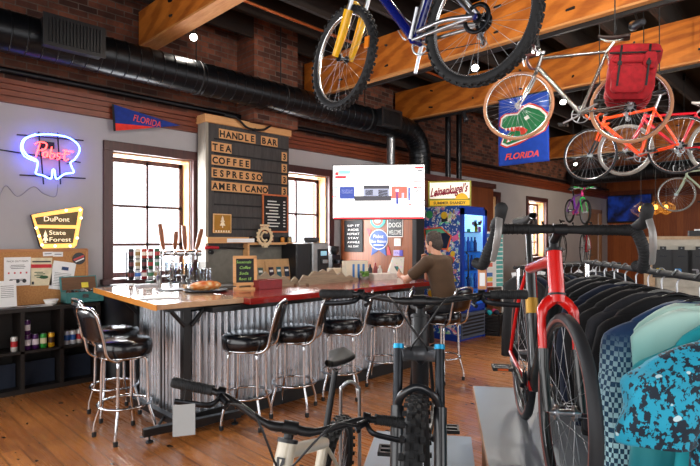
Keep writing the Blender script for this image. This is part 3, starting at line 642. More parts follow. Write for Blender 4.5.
mb.build('chalk_writing', CHALK, t)
a = BP(212, 213.5); b = BP(230.5, 233.3); t = thing('tree_plaque', 'square gold plaque with white pine tree on the menu board', 'plaque', ((a.x + b.x) / 2, Yb - .016, (a.z + b.z) / 2)); w, h = b.x - a.x, a.z - b.z
MB().box((0, 0, .006), (w, h, .012), 0, M).build('plaque', pm('pale_gold_edge', '#d9ad78', .5), t, .006); MB().box((0, 0, .013), (w * .88, h * .88, .002), 0, M).build('face', pm('mustard', '#a8741c', .6), t)
mb = MB().prism([(0, .09), (.02, .045), (.012, .045), (.035, .0), (.018, .0), (.045, -.05), (.008, -.05), (.008, -.08), (-.008, -.08), (-.008, -.05), (-.045, -.05), (-.018, .0), (-.035, .0), (-.012, .045), (-.02, .045)], .002, 0, M @ Matrix.Translation((0, .02, .014)))
for i in range(6): mb.box((-.1 + i * .04, -.108, .015), (.022, .026, .002), 0, M)
mb.build('tree_emblem', pm('pale_emblem', '#f1dfc0', .6), t)
# ledge and rack below
a = BP(201.5, 237); b = BP(243, 243)
mb = MB().bx(a.x, b.x + .0, Yb - .15, Yb + .0, b.z, a.z).bx(a.x + .3, a.x + .75, Yb - .153, Yb - .15, b.z + .01, a.z - .02, 1); one(mb, 'wall_ledge', [LIGHTWOOD, PAPER], 'pale pine ledge with white label under the menu board', 'ledge')
a = BP(243, 237); b = BP(291, 244.5)
mb = MB().bx(a.x, b.x, Yb - .12, Yb - .0, b.z + .0, b.z + .035).bx(a.x, a.x + .03, Yb - .12, Yb, b.z - .36, b.z).bx(a.x, b.x, Yb - .02, Yb - .001, b.z, a.z, 1); one(mb, 'spice_shelf', [LIGHTWOOD, BLACKM], 'black backed wooden shelf over the coffee bags', 'shelf')
# cog shaped wooden emblem
p = BP(258, 236.5, .16); mb = MB(); m = frame(p, (0, -1, 0))

gear = []
for i in range(64):
    a = 2 * PI * i / 64; r = .135 if (i // 2) % 2 else .15; gear.append((r * math.cos(a), r * math.sin(a)))
inner = [(.098 * math.cos(2 * PI * i / 64), .098 * math.sin(2 * PI * i / 64)) for i in range(64)]
vs = [(x, y, z) for z in (0, .016) for l in (gear, inner) for x, y in l]; fs = []
for i in range(64):
    j = (i + 1) % 64; fs += [(i, 64 + i, 64 + j, j), (128 + i, 128 + j, 192 + j, 192 + i), (i, j, 128 + j, 128 + i), (64 + i, 192 + i, 192 + j, 64 + j)]
mb.add(vs, fs, 0, False, m); arc = [(.062 * math.cos(a), .062 * math.sin(a), .008) for a in [PI * .28 + PI * 1.44 * i / 20 for i in range(21)]]
mb.tube([m @ Vector(q) for q in arc], .016, 6); mb.box((0, .16, .008), (.16, .03, .016), 0, m); mb.box((.0, -.08, .008), (.03, .04, .016), 0, m); mb.box((-.08, 0, .008), (.05, .02, .016), 0, m); mb.box((0, -.146, .008), (.06, .03, .06), 0, m)
one(mb, 'cog_emblem', wood('pale_emblem_wood', '#d2b48a', '#ead3ae', 'x', .6), 'round pale wooden cog emblem with a letter C on the shelf', 'emblem')
for i, (px, c, lab) in enumerate(((249, '#7a4a30', 'small brown jar beside the cog emblem on the menu shelf'), (269.5, '#5b2f2a', 'small dark red jar on the menu shelf'), (280, '#d98a2a', 'small orange jar on the menu shelf'), (287, '#c9a878', 'small tan jar at the end of the menu shelf'))):
    a = BP(px, 240, .06); mb = MB().lathe([(.025, 0), (.03, .01), (.03, .06), (.022, .075)], 14, 0, Matrix.Translation((a.x, a.y, b.z + .0355))); mb.lathe([(.026, .075), (.026, .09), (.001, .09)], 14, 1, Matrix.Translation((a.x, a.y, b.z + .0355))); one(mb, 'spice_jar', [pm('jar_%d' % i, c, .4), BLACK], lab, 'jar', 'jars on the menu shelf')
a = BP(203.5, 248, .03)
mb = MB().tube([(a.x, Yb - .03, a.z), (a.x + .05, Yb - .05, a.z + .01), (a.x + .2, Yb - .05, a.z)], .02, 8, 0).cyl((a.x + .1, Yb - .05, a.z - .06), (a.x + .1, Yb, a.z - .05), .03, 10, 1).tube([(a.x + .12, Yb - .02, a.z + .01), (a.x + .7, Yb - .02, a.z - .02)], .014, 6, 1)
one(mb, 'bike_pump', [pm('pump_red', '#b3182a', .4), BLACK], 'red and black hand pump hung under the pine ledge', 'pump')
# back bar along the wall
t = thing('back_bar', 'low dark back bar cabinet under the menu board', 'cabinet', (0, 0, 0)); BZ = 1.0
MB().bx(3.1, 6.38, 5.95, 6.33, 0, BZ - .04).build('cabinet_body', DS, t); MB().bx(3.06, 6.4, 5.92, 6.33, BZ - .04, BZ).build('worktop', pm('grey_worktop', '#6e6a66', .4), t)
for q in range(6): MB().bx(3.13 + q * .54, 3.63 + q * .54, 5.93, 5.95, .08, BZ - .08).build('cabinet_door', DS, t)
def bag(px, lab, c):
    p = onY(px, 270, 6.16); t = thing('coffee_bag', lab, 'coffee bag', (p.x, p.y, BZ), random.uniform(-.15, .15), 'kraft coffee bags on the back bar')
    mb = MB(); n = 20
    def fn(u, v):
        a = 2 * PI * u; w = .088; d = .05 * (1 - v ** 1.5) + .003; cx, sx = math.cos(a), math.sin(a); return Vector((w * math.copysign(abs(cx) ** .4, cx), d * math.copysign(abs(sx) ** .7, sx), .32 * v))
    mb.grid(fn, n, 9, 0, True); mb.build('bag', KRAFT, t); MB().bx(-.09, .09, -.007, .007, .29, .315).build('fold_clip', KRAFT, t)
    mb = MB(); m = frame((0, -.047, .13), (0, -1, .18)); mb.box((0, 0, 0), (.085, .15, .004), 0, m); mb.box((0, .02, .003), (.06, .03, .002), 1, m); mb.build('bag_label', [pm('bag_' + c, c, .6), PAPER], t)
for px, lab, c in ((259, 'kraft coffee bag with grey green label standing behind the chalk sign', '#4b5a50'), (269.5, 'kraft coffee bag with dark purple label on the back bar', '#3a2438'), (277, 'kraft coffee bag with teal label on the back bar', '#265a66'), (285, 'kraft coffee bag with navy label beside the espresso machine', '#1f2c44')): bag(px, lab, c)
# espresso machines
a = onY(313, 270, 6.1)
t = thing('coffee_machine', 'black and silver automatic coffee machine under the second window', 'coffee machine', (5.24, 6.13, BZ))
MB().bx(-.29, -.0, -.17, .2, 0, .55).build('bean_unit', BLACK, t, .02); MB().bx(.0, .33, -.2, .2, 0, .56).build('machine_body', pm('machine_silver', '#a9abab', .3, .7), t, .015)
MB().bx(.10, .32, -.215, -.2, .1, .46).build('front_panel', BLACK, t, .006); MB().bx(.15, .27, -.222, -.215, .36, .43).build('display', pm('lcd', '#9fd6ef', .3, emit='#a8dcf2', es=.6), t); MB().bx(.16, .26, -.26, -.2, .24, .3).build('spout', STEEL, t, .006)
MB().bx(.1, .33, -.27, -.2, .0, .05).build('drip_tray', STEEL, t, .004); MB().lathe([(.1, .56), (.13, .6), (.13, .64), (.12, .64), (.1, .6), (.001, .58)], 20, M=Matrix.Translation((.17, .03, 0))).build('bean_hopper', pm('smoke', '#4a4a4c', .2), t)
t = thing('coffee_grinder', 'black coffee grinder beside the silver coffee machine', 'grinder', (5.86, 6.05, BZ)); MB().bx(-.09, .09, -.13, .15, 0, .05).bx(-.09, .09, .0, .15, .05, .36).build('grinder_body', BLACK, t, .01); MB().lathe([(.05, .36), (.085, .42), (.085, .5), (.08, .5), (.001, .49)], 18, M=Matrix.Translation((0, .06, 0))).build('hopper', BLACK, t); MB().bx(-.04, .04, -.11, .0, .22, .28).build('spout', DARKMETAL, t)
MB().lathe([(.04, .05), (.05, .06), (.05, .14)], 14, M=Matrix.Translation((0, -.07, 0))).build('catch_cup', STEEL, t)

# ================================================================= things on the bar
# mountain shaped wooden cut-outs standing at the rear of the red top
def ridge(x0, x1, seed, h, name, lab, y, c):
    r = random.Random(seed); pts = [(x0, 0)]; n = 13
    for i in range(n + 1):
        u = i / n; pts.append((x0 + (x1 - x0) * u, h * (.35 + .65 * math.sin(PI * min(1, u * 1.25)) * (1 - .35 * u)) + ((.03 if i % 2 else -.012) + r.uniform(-.01, .012) if 0 < i < n else -.02)))
    pts.append((x1, 0)); mb = MB().prism(pts, .025, 0, Matrix(((1, 0, 0, 0), (0, 0, -1, y), (0, 1, 0, CT), (0, 0, 0, 1)))); mb.bx(x0 + .1, x0 + .16, y - .08, y + .03, CT, CT + .02); mb.bx(x1 - .16, x1 - .1, y - .08, y + .03, CT, CT + .02)
    one(mb, name, wood(c, '#7a6a58', '#a8957c', 'x', .7), lab, 'wooden cut-out', 'mountain cut-outs on the bar')
ridge(3.02, 3.9, 3, .15, 'mountain_cutout', 'weathered wooden mountain cut-out behind the chalk sign and red box', 4.58, 'weathered_a')
ridge(3.75, 4.72, 9, .16, 'mountain_cutout', 'weathered wooden mountain cut-out before the coffee machine', 4.50, 'weathered_b')
# chalk sign
p = onZ(245, 289.5, CT)
t = thing('tabletop_chalkboard', 'pine framed chalk sign with green writing on the red bar', 'chalkboard', (p.x, p.y, CT), -.5); w, h = .235, .30; M = frame((0, 0, .045 + h / 2), (0, -1, .12))
MB().box((0, 0, 0), (w - .03, h - .03, .008), 0, M).build('slate', CHALKB, t); mb = MB()
for (x, y, ww, hh) in ((0, h / 2 - .012, w, .03), (0, -h / 2 + .012, w, .03), (-w / 2 + .012, 0, .03, h), (w / 2 - .012, 0, .03, h)): mb.box((x, y, .002), (ww, hh, .018), 0, M)
mb.bx(-w * .5, w * .5, -.05, .05, 0, .022); mb.bx(-.09, -.06, -.02, .03, 0, .06); mb.bx(.06, .09, -.02, .03, 0, .06); mb.build('frame', LIGHTWOOD, t)
mb = MB(); GC = pm('green_chalk', '#9fd06a', .9)
for i, (s_, ww) in enumerate((('Seasonals', .15), ('Coffee', .11), ('Soda', .09), ('Root 18', .12))): mb.text(s_, M @ Matrix.Translation((-.01 + .012 * (i % 2), .09 - .058 * i, .0045)), w=ww, h=.03, shear=.2, depth=.001, mi=0)
mb.build('chalk_writing', GC, t)
p = onZ(270, 289, CT); one(MB().box((p.x, p.y + .06, CT + .045), (.30, .15, .09)).box((p.x, p.y + .06, CT + .0925), (.305, .155, .006)), 'red_box', pm('dark_red_box', '#7e141a', .4), 'dark red box on the red bar top', 'box', None, .006)
# laptop-like menus
for (px, py, c, lab, rz, w) in ((158, 298, '#b9b6b4', 'silver menu clipboard on the wooden bar end', -.35, .32), (172, 290, '#26282e', 'dark menu folder lying behind the silver clipboard', -.3, .24)):
    p = onZ(px, py, CT); M = Matrix.Translation((p.x, p.y, CT)) @ Matrix.Rotation(rz, 4, 'Z'); mb = MB().box((0, 0, .005), (w, .22, .01), 0, M).box((0, 0, .0108), (w * .92, .19, .0016), 1, M).box((-w * .42, 0, .014), (.03, .09, .008), 0, M); one(mb, 'menu_folder', [pm('menu' + c, c, .4), PAPER if px == 158 else BLACK], lab, 'menu', 'menu folders on the bar')
# bread on a tray
p = onZ(211, 292, CT); t = thing('serving_tray', 'round dark serving tray on the bar holding a bag of orange snacks', 'tray', (p.x, p.y + .1, CT)); MB().lathe([(.001, .004), (.19, .004), (.215, .022), (.22, .02), (.195, 0), (.001, 0)][::-1], 36).build('tray', DARKMETAL, t)
mb = MB()
def fn(u, v):
    a = 2 * PI * u; q = math.sin(PI * min(1, max(0, v))) ** .45; r = .045 * q + .002; w = .006 * math.sin(9 * a + 20 * v)
    return Vector((-.17 + .34 * v, (r + w) * 1.4 * math.cos(a), .052 + (r + w) * math.sin(a)))
mb.grid(fn, 24, 24, 0, True); k = NT('snack_bag'); vo = k.node('ShaderNodeTexVoronoi', Scale=16.0); k.link(k.coord(), vo.inputs['Vector']); k.link(k.ramp(vo.outputs['Distance'], [(.2, lin('#f0d9b4')), (.45, lin('#e39a54')), (.75, lin('#d4652a'))]), k.b.inputs['Base Color']); k.b.inputs['Roughness'].default_value = .35
mb.M = Matrix.Translation((p.x, p.y + .1, CT + .003)); o = MB(); o.v = [mb.M @ q for q in mb.v]; o.f = mb.f; o.m = mb.m; o.s = mb.s; one(o, 'snack_bag', k.m, 'orange bag of snacks lying on the dark tray', 'snack bag')
# pint glasses
def glass(h, r):
    mb = MB(); mb.lathe([(r * .74, 0), (r, h), (r - .004, h), (r * .74 - .003, .012), (.001, .012)], 20); return mb
gl = [(glass(.19, .042).mesh('pint_glass', GLASSM)), (glass(.25, .044).mesh('pint_glass', GLASSM))]
gpos = [(168, 283.5, 1), (173, 284.5, 0), (178, 284.5, 1), (184, 285.5, 1), (188.5, 285.5, 1), (193, 286, 0), (195, 284, 1), (199.5, 286, 0), (204, 286, 0), (207.5, 285, 0)]
for i, (px, py, kk) in enumerate(gpos):
    p = onZ(px, py, CT); o = bpy.data.objects.new('pint_glass', gl[kk]); COL.objects.link(o); o.location = (p.x, p.y, CT)
    tag(o, 'clear %s glass, %s of the row counted from the can rack' % ('tall beer' if kk else 'pint', ORD[i]), 'glass', 'clear glasses on the bar')
# beer tower with tap handles
p = onZ(181, 279, CT); t = thing('beer_tap_tower', 'chrome beer tap tower with four wooden handles before the window', 'beer tap', (p.x, p.y, CT), -.6)
mb = MB().cyl((-.12, 0, 0), (-.12, 0, .32), .035, 16).cyl((.12, 0, 0), (.12, 0, .32), .035, 16).tube([(-.26, 0, .34), (.26, 0, .34)], .04, 16).lathe([(.06, 0), (.06, .012)], 18, M=Matrix.Translation((-.12, 0, 0))).lathe([(.06, 0), (.06, .012)], 18, M=Matrix.Translation((.12, 0, 0))); mb.build('tower', CHROME, t)
for i in range(4):
    x = -.2 + .133 * i; mb = MB().cyl((x, -.03, .34), (x, -.1, .34), .014, 10).tube(catmull([(x, -.1, .345), (x, -.13, .33), (x, -.14, .26)], 4), .011, 8).cyl((x, -.1, .35), (x, -.1, .39), .012, 10); mb.build('faucet', CHROME, t)
    lean = (-.05, .02, -.02, .07)[i]; hh = (.33, .24, .31, .27)[i]; mb = MB().tube([(x, -.1, .385), (x + lean * .3, -.1, .45), (x + lean * .7, -.105, .385 + hh * .7), (x + lean, -.11, .385 + hh)], [.026, .04, .046, .038], 8, flat=.7); mb.build('tap_handle', wood('tap_handle_wood', '#6a3418', '#a8643a', 'z', .35), t)
# can rack
p = onZ(146, 281, CT); M0 = (p.x, p.y + .05, CT); t = thing('can_rack', 'tiered wire rack full of beer cans before the window', 'can rack', M0, -.40)
mb = MB(); 
for zz in (.02, .15, .28): mb.bx(-.2, .2, -.045, .045, zz - .008, zz)
for s_ in (-1, 1):
    for q in (-1, 1): mb.cyl((s_ * .2, q * .04, 0), (s_ * .2, q * .04, .36), .006, 6)
mb.build('rack_frame', pm('black_wire', '#22242a', .4, .5), t)
R_ = Matrix.Translation(M0) @ Matrix.Rotation(-.40, 4, 'Z')
tiers = [(.0205, [5, 3, 9, 10, 6]), (.1505, [5, 6, 5, 8, 10]), (.2805, [5, 6, 7, 9, 8])]
nm = ['bottom', 'middle', 'top']; cnt = {}
for ti, (zz, row_) in enumerate(tiers):
    for i, c_ in enumerate(row_):
        if c_ is None: continue
        q = R_ @ Vector((-.15 + .075 * i, 0, zz)); can(c_, q, '%s can, %s in the %s tier of the can rack' % (CANN[c_], ORD[i], nm[ti]), 'cans in the can rack', .122, .033)
# odds and ends along the bar's rear
p = onZ(120, 283, CT); 
t = thing('waste_bin', 'black bin with a stack of white papers between bar and window', 'bin', (2.53, 6.3, 0)); MB().lathe([(.2, 0), (.24, .98), (.22, .98), (.001, .96)], 28).build('bin_body', BLACK, t); MB().lathe([(.25, .98), (.25, 1.02), (.16, 1.05), (.001, 1.05)], 28).build('bin_lid', BLACK, t)
one(MB().box((2.55, 6.27, 1.062), (.26, .2, .02)), 'paper_stack', PAPER, 'stack of white papers lying on the black bin', 'papers')
p = onZ(146, 286.5, CT); one(MB().box((p.x, p.y, CT + .012), (.2, .14, .022), 0, None).box((p.x, p.y, CT + .026), (.17, .12, .006), 1), 'napkin_tray', [pm('pale_plastic', '#bcbcc4', .4), PAPER], 'pale napkin tray at the rear of the wooden bar end', 'tray')
p = onZ(150, 286, CT); one(MB().lathe([(.04, 0), (.045, .005), (.045, .05), (.04, .055), (.001, .055)], 20, M=Matrix.Translation((p.x + .02, p.y + .05, CT))), 'green_tin', pm('green_tin', '#27463f', .4), 'low round green tin behind the napkin tray', 'tin')
p = onZ(159, 284.5, CT); mb = MB().lathe([(.03, 0), (.034, .1), (.031, .1), (.028, .005), (.001, .005)], 16, M=Matrix.Translation((p.x, p.y, CT)))
for i in range(5): mb.cyl((p.x, p.y, CT + .01), (p.x + .03 * math.cos(i * 1.3), p.y + .03 * math.sin(i * 1.3), CT + .2), .004, 5, 1); mb.ell((p.x + .03 * math.cos(i * 1.3), p.y + .03 * math.sin(i * 1.3), CT + .2), (.012, .006, .02), 8, 5, 1)
one(mb, 'cutlery_jar', [STEEL, CHROME], 'steel jar of spoons on the bar between cans and taps', 'jar')
# boxes and bags near the man
def boxy(px, py, w, d, h, name, mats, lab, cat, rz=0, extra=None):
    p = onZ(px, py, CT); M = Matrix.Translation((p.x, p.y + d / 2, CT)) @ Matrix.Rotation(rz, 4, 'Z'); mb = MB().box((0, 0, h / 2), (w, d, h), 0, M)
    if extra: extra(mb, M)
    return one(mb, name, mats, lab, cat)
def stripes(mb, M):
    for i in (-.05, .02, .09): mb.box((i, -.076, .10), (.03, .004, .2), 1, M)
boxy(359, 279.5, .30, .15, .24, 'striped_box', [CREAM, pm('stripe_blue', '#3a72b4', .6)], 'cream box with blue stripes on the far end of the bar', 'box', -.4, stripes)
boxy(388, 279.5, .33, .2, .075, 'white_carton', [pm('off_white_carton', '#d8cfc6', .6)], 'low white carton on the red bar before the man', 'box', -.35)
boxy(338, 279, .18, .12, .14, 'cream_carton', [pm('cream_carton', '#cdb79c', .6)], 'small tan carton beside the striped box', 'box', -.3)
p = onZ(402, 277, CT); t = thing('sticker_bag', 'white bag printed with stickers standing near the seated man', 'bag', (p.x - .02, p.y + .12, CT), -.5); mb = MB()
def fn(u, v):
    a = 2 * PI * u; cx, sx = math.cos(a), math.sin(a); q = 1 - .25 * v; return Vector((.12 * q * math.copysign(abs(cx) ** .5, cx) + .06 * v, (.07 * (1 - v) + .004) * math.copysign(abs(sx) ** .7, sx), .27 * v))
mb.grid(fn, 22, 8, 0, True); k = NT('sticker_print'); vo = k.node('ShaderNodeTexVoronoi', Scale=22.0); k.link(k.coord(), vo.inputs['Vector']); k.link(k.mix(.35, lin('#e9e4da'), k.mix(k.ramp(vo.outputs['Distance'], [(.3, (1, 1, 1, 1)), (.35, (0, 0, 0, 1))]), lin('#e9e4da'), vo.outputs['Color'])), k.b.inputs['Base Color']); mb.build('bag', k.m, t)
p = onZ(367, 280, CT); mb = MB(); M = Matrix.Translation((p.x, p.y + .04, CT)); mb.lathe([(.05, 0), (.07, .05), (.06, .05), (.001, .01)], 18, 0, M)
for i in range(26): mb.ell((random.uniform(-.05, .05), random.uniform(-.05, .05), .05 + random.uniform(0, .05)), (.024, .024, .016), 7, 5, 1, M)
one(mb, 'plant_pot', [pm('pot_grey', '#77736d', .6), pm('leaf_green', '#5f8a3a', .6, vary=.3)], 'small green plant in a grey dish on the bar', 'plant')
for i, (px, py, h, c, lab) in enumerate(((372, 277, .2, '#c8c4bf', 'silver dispenser bottle beside the striped box'), (378, 277, .17, '#2b2d33', 'black bottle behind the white carton'), (383.5, 277, .19, '#8a2d2c', 'red bottle behind the white carton'), (388, 276.8, .15, '#d9d6cf', 'white bottle behind the white carton'), (412, 280, .12, '#d5dade', 'clear plastic cup by the wooden partition'))):
    p = onZ(px, py, CT); mb = MB().lathe([(.028, 0), (.032, .01), (.032, h * .65), (.014, h * .8), (.014, h), (.001, h)], 16, M=Matrix.Translation((p.x, p.y + .15 if i < 4 else p.y, CT))); one(mb, 'bottle', pm('btl%d' % i, c, .3), lab, 'bottle', 'bottles near the end of the bar')
# ================================================================= partition, cooler, signs, tv
PX = 6.45
t = thing('wood_partition', 'wood panelled partition with beer posters at the end of the bar', 'partition')
MB().bx(PX, PX + .1, 4.93, 6.54, 0, 2.68).build('panel', PANELY, t); MB().bx(PX - .05, PX + .14, 4.85, 4.93, 0, 2.7).build('end_post', BLACKM, t); MB().bx(PX - .02, PX + .12, 4.9, 6.54, 2.68, 2.76).build('cornice', DARKTRIM, t)
t = thing('panelled_closet', 'dark panelled wooden closet behind the blue drinks cooler', 'closet')
MB().bx(6.62, 10.0, 5.55, 6.56, 0, 2.68).build('closet_body', PANELX, t); MB().bx(6.6, 10.04, 5.5, 6.56, 2.68, 2.78).build('cornice', DARKTRIM, t)
PM = lambda px, py: frame(onX(px, py, PX - .006), (-1, 0, 0))
def flat(px0, py0, px1, py1, X=PX - .004):
    a = onX(px0, py0, X); b = onX(px1, py1, X); return frame(((X), (a.y + b.y) / 2, (a.z + b.z) / 2), (-1, 0, 0)), abs(a.y - b.y), abs(a.z - b.z)
M, w, h = flat(345, 221, 362.5, 251.5); mb = MB().box((0, 0, 0), (w, h, .012), 0, M); 
for (x, y, ww, hh) in ((0, h / 2, w, .02), (0, -h / 2, w, .02), (-w / 2, 0, .02, h), (w / 2, 0, .02, h)): mb.box((x, y, .004), (ww, hh, .016), 1, M)
for i, s_ in enumerate(('SIP IT', 'RIDE', 'REPEAT', 'STAY', 'AWHILE', 'ALL DAY')): mb.text(s_, M @ Matrix.Translation((0, h * .34 - h * .135 * i, .0065)), w=w * (.6 if i % 2 else .7), h=h * .07, mi=2, depth=.001)
one(mb, 'chalk_poster', [CHALKB, BLACKM, CHALK], 'tall framed black chalk poster hanging on the wooden partition', 'poster', None)
def disc(mb, M, rx, ry, z, mi, n=40): mb.prism([(rx * math.cos(2 * PI * i / n), ry * math.sin(2 * PI * i / n)) for i in range(n)], .006, mi, M, z)
M, w, h = flat(369, 228, 389, 256); mb = MB(); disc(mb, M @ Matrix.Translation((0, h * .08, 0)), w * .46, h * .36, 0, 0); disc(mb, M @ Matrix.Translation((0, h * .08, 0)), w * .43, h * .335, .002, 1)
mb.prism([(-w * .3, -h * .12), (-w * .38, -h * .5), (-w * .14, -h * .38), (0, -h * .3), (w * .14, -h * .38), (w * .38, -h * .5), (w * .3, -h * .12)], .005, 1, M, -.001)
mb.prism([(-w * .62, h * .5), (-w * .36, h * .44), (-w * .5, h * .2)], .004, 2, M); mb.prism([(w * .46, -h * .1), (w * .62, -h * .48), (w * .4, -h * .45)], .004, 2, M)
mb.text('Pabst', M @ Matrix.Translation((0, h * .2, .0082)), w=w * .5, h=h * .13, mi=0, shear=.15, depth=.001); mb.text('Blue Ribbon', M @ Matrix.Translation((0, h * .02, .0082)), w=w * .78, h=h * .11, mi=0, shear=.1, depth=.001); mb.box((0, -h * .12, .0085), (w * .5, h * .03, .001), 0, M)
one(mb, 'beer_sign', [WHITE, pm('ribbon_blue', '#1d4a9c', .5), pm('ribbon_red', '#c92a36', .5)], 'blue ribbon shaped beer sign in the middle of the wooden partition', 'sign')
M, w, h = flat(370.5, 212, 385.5, 228); mb = MB(); disc(mb, M, w * .5, h * .5, 0, 0); disc(mb, M, w * .34, h * .34, .002, 1); disc(mb, M, w * .2, h * .2, .004, 2); one(mb, 'round_sign', [pm('turquoise', '#2fa39c', .5), pm('coral_sign', '#d8503f', .5), WHITE], 'round turquoise sign with red centre under the television', 'sign')
M, w, h = flat(387.5, 213, 403, 237); mb = MB().box((0, 0, 0), (w, h, .01), 0, M).box((0, 0, .005), (w * .92, h * .94, .002), 1, M)
for i, s_ in enumerate(('GOOD', 'DOGS', 'WELCOME')): mb.text(s_, M @ Matrix.Translation((0, h * (.3 - .3 * i), .0065)), w=w * .8, h=h * .2, mi=0, depth=.001)
one(mb, 'lettered_poster', [WHITE, pm('poster_black', '#23272a', .6)], 'black and white lettered poster on the partition beside the ribbon sign', 'poster')
M, w, h = flat(394.5, 238.5, 401, 246); mb = MB().box((0, 0, 0), (w, h, .02), 0, M).box((0, 0, .011), (w * .7, h * .7, .003), 1, M); one(mb, 'thermostat', [WHITE, pm('pale_green', '#c4d4c4', .5)], 'small white thermostat under the lettered poster', 'thermostat')
M, w, h = flat(393, 250, 404, 256); mb = MB().box((-w * .1, 0, 0), (w * .7, h, .006), 0, M).box((w * .25, 0, .001), (w * .3, h, .006), 1, M).text('FOG', M @ Matrix.Translation((-w * .12, 0, .004)), w=w * .4, h=h * .5, mi=1, depth=.001); one(mb, 'sticker', [pm('lilac', '#b9a7d6', .5), pm('violet', '#4b3fa8', .5)], 'small lilac sticker under the thermostat on the partition', 'sticker')

# drinks cooler
CX0, CY0, CY1 = 7.0, 4.46, 5.14
t = thing('drinks_cooler', 'tall blue drinks cooler with a glass door and stickered side', 'cooler')
k = NT('sticker_side'); co = k.swz(k.coord(), 'yz.'); vo = k.node('ShaderNodeTexVoronoi', Scale=11.0); nz = k.node('ShaderNodeTexNoise', Scale=9.0); k.link(co, nz.inputs['Vector']); mx = k.mix(.12, co, nz.outputs['Color']); k.link(mx, vo.inputs['Vector'])
hue = k.node('ShaderNodeHueSaturation', Saturation=1.7, Value=1.0); k.link(vo.outputs['Color'], hue.inputs['Color']); v2 = k.node('ShaderNodeTexVoronoi', Scale=27.0); k.link(mx, v2.inputs['Vector'])
c = k.mix(k.ramp(vo.outputs['Distance'], [(.46, (0, 0, 0, 1)), (.48, (1, 1, 1, 1))]), k.mix(.5, hue.outputs[0], v2.outputs['Color']), lin('#2358b4')); c = k.mix(k.ramp(v2.outputs['Distance'], [(.32, (1, 1, 1, 1)), (.34, (0, 0, 0, 1))]), c, lin('#e8ece8')); k.link(c, k.b.inputs['Base Color']); k.b.inputs['Roughness'].default_value = .35
W_ = .76
MB().bx(CX0, CX0 + .02, CY0, CY1, .1, 2.14).build('sticker_side', k.m, t, label='cooler side covered in many coloured stickers')
mb = MB().bx(CX0 + .02, CX0 + W_, CY0 + .6, CY1, 0, 2.14).bx(CX0 + W_ - .03, CX0 + W_, CY0, CY1, 0, 2.14).bx(CX0 + .02, CX0 + W_, CY0, CY1, 2.05, 2.14).bx(CX0 + .02, CX0 + W_, CY0 + .03, CY1, 0, .48).bx(CX0, CX0 + .02, CY0, CY1, 0, .1); mb.build('cabinet', BLUEP, t)
mb = MB().bx(CX0 + .04, CX0 + W_ - .04, CY0 + .59, CY0 + .6, .5, 2.04); mb.bx(CX0 + W_ - .04, CX0 + W_ - .03, CY0 + .02, CY0 + .59, 1.4, 2.04); mb.build('glowing_liner', pm('liner_glow', '#d8f2ff', .5, emit='#bfe8ff', es=1.1, vary=0), t); MB().bx(CX0 + W_ - .04, CX0 + W_ - .03, CY0 + .02, CY0 + .59, .5, 1.4).build('side_liner', pm('blue_liner_glow', '#5aa6e0', .5, emit='#2a78d0', es=.6, vary=0), t)  # liner walls glow themselves, standing in for lamplight, deeper blue low down
l = bpy.data.lights.new('cooler_lamp', 'POINT'); l.energy = 14; l.color = (.8, .93, 1); l.shadow_soft_size = .1; lo = bpy.data.objects.new('cooler_lamp', l); COL.objects.link(lo); lo.parent = t; lo.location = (CX0 + .4, CY0 + .12, 1.95)
sh = MB()
for q in (.5, .8, 1.1, 1.4, 1.72): sh.bx(CX0 + .03, CX0 + W_ - .04, CY0 + .06, CY0 + .59, q, q + .015)
sh.build('wire_shelf', STEEL, t)
d = MB().bx(CX0, CX0 + .07, CY0 - .04, CY0, .48, 2.1).bx(CX0 + W_ - .07, CX0 + W_, CY0 - .04, CY0, .48, 2.1).bx(CX0, CX0 + W_, CY0 - .04, CY0, .48, .56).bx(CX0, CX0 + W_, CY0 - .04, CY0, 2.0, 2.1).build('door', BLUEP, t)
MB().bx(CX0 + .07, CX0 + W_ - .07, CY0 - .025, CY0 - .018, .56, 2.0).build('door_glass', COOLERG, d); MB().tube([(CX0 + .1, CY0 - .05, 1.0), (CX0 + .1, CY0 - .09, 1.03), (CX0 + .1, CY0 - .09, 1.37), (CX0 + .1, CY0 - .05, 1.4)], .012, 8).build('handle', DARKMETAL, d)
mb = MB().bx(CX0 + .03, CX0 + W_ - .02, CY0 - .012, CY0 + .03, .04, .44)
for i in range(6): mb.bx(CX0 + .06, CX0 + W_ - .06, CY0 - .022, CY0 - .01, .09 + i * .055, .115 + i * .055, 1)
mb.build('vent_grille', [pm('grille_grey', '#4a5160', .5), BLACK], t)
M = lambda y, z: frame((CX0 - .002, y, z), (-1, 0, 0))
a = onX(424, 227, CX0); b = onX(452, 250, CX0); mb = MB(); w = a.y - b.y; h = a.z - b.z; m = M((a.y + b.y) / 2, (a.z + b.z) / 2); o_ = [(-w * .5, h * .42), (w * .12, h * .5), (w * .5, h * .1), (w * .36, -h * .5), (-w * .42, -h * .5)]; mb.prism(o_, .004, 0, m); mb.prism([(x * .9, y * .86) for x, y in o_], .003, 1, m, .002); mb.prism([(-w * .42, h * .36), (w * .1, h * .42), (w * .3, h * .24), (-w * .4, h * .14)], .003, 2, m, .004)
mb.build('large_sticker', [pm('orange_outline', '#ee6a3a', .5), pm('deep_navy', '#11233f', .5), pm('mint_sticker', '#63c49a', .5)], t, label='large orange edged sticker')
rr = random.Random(4); pal = ['#e8c12c', '#e54b3c', '#f0f0ea', '#3fa66a', '#e86ca0', '#2a2a30']
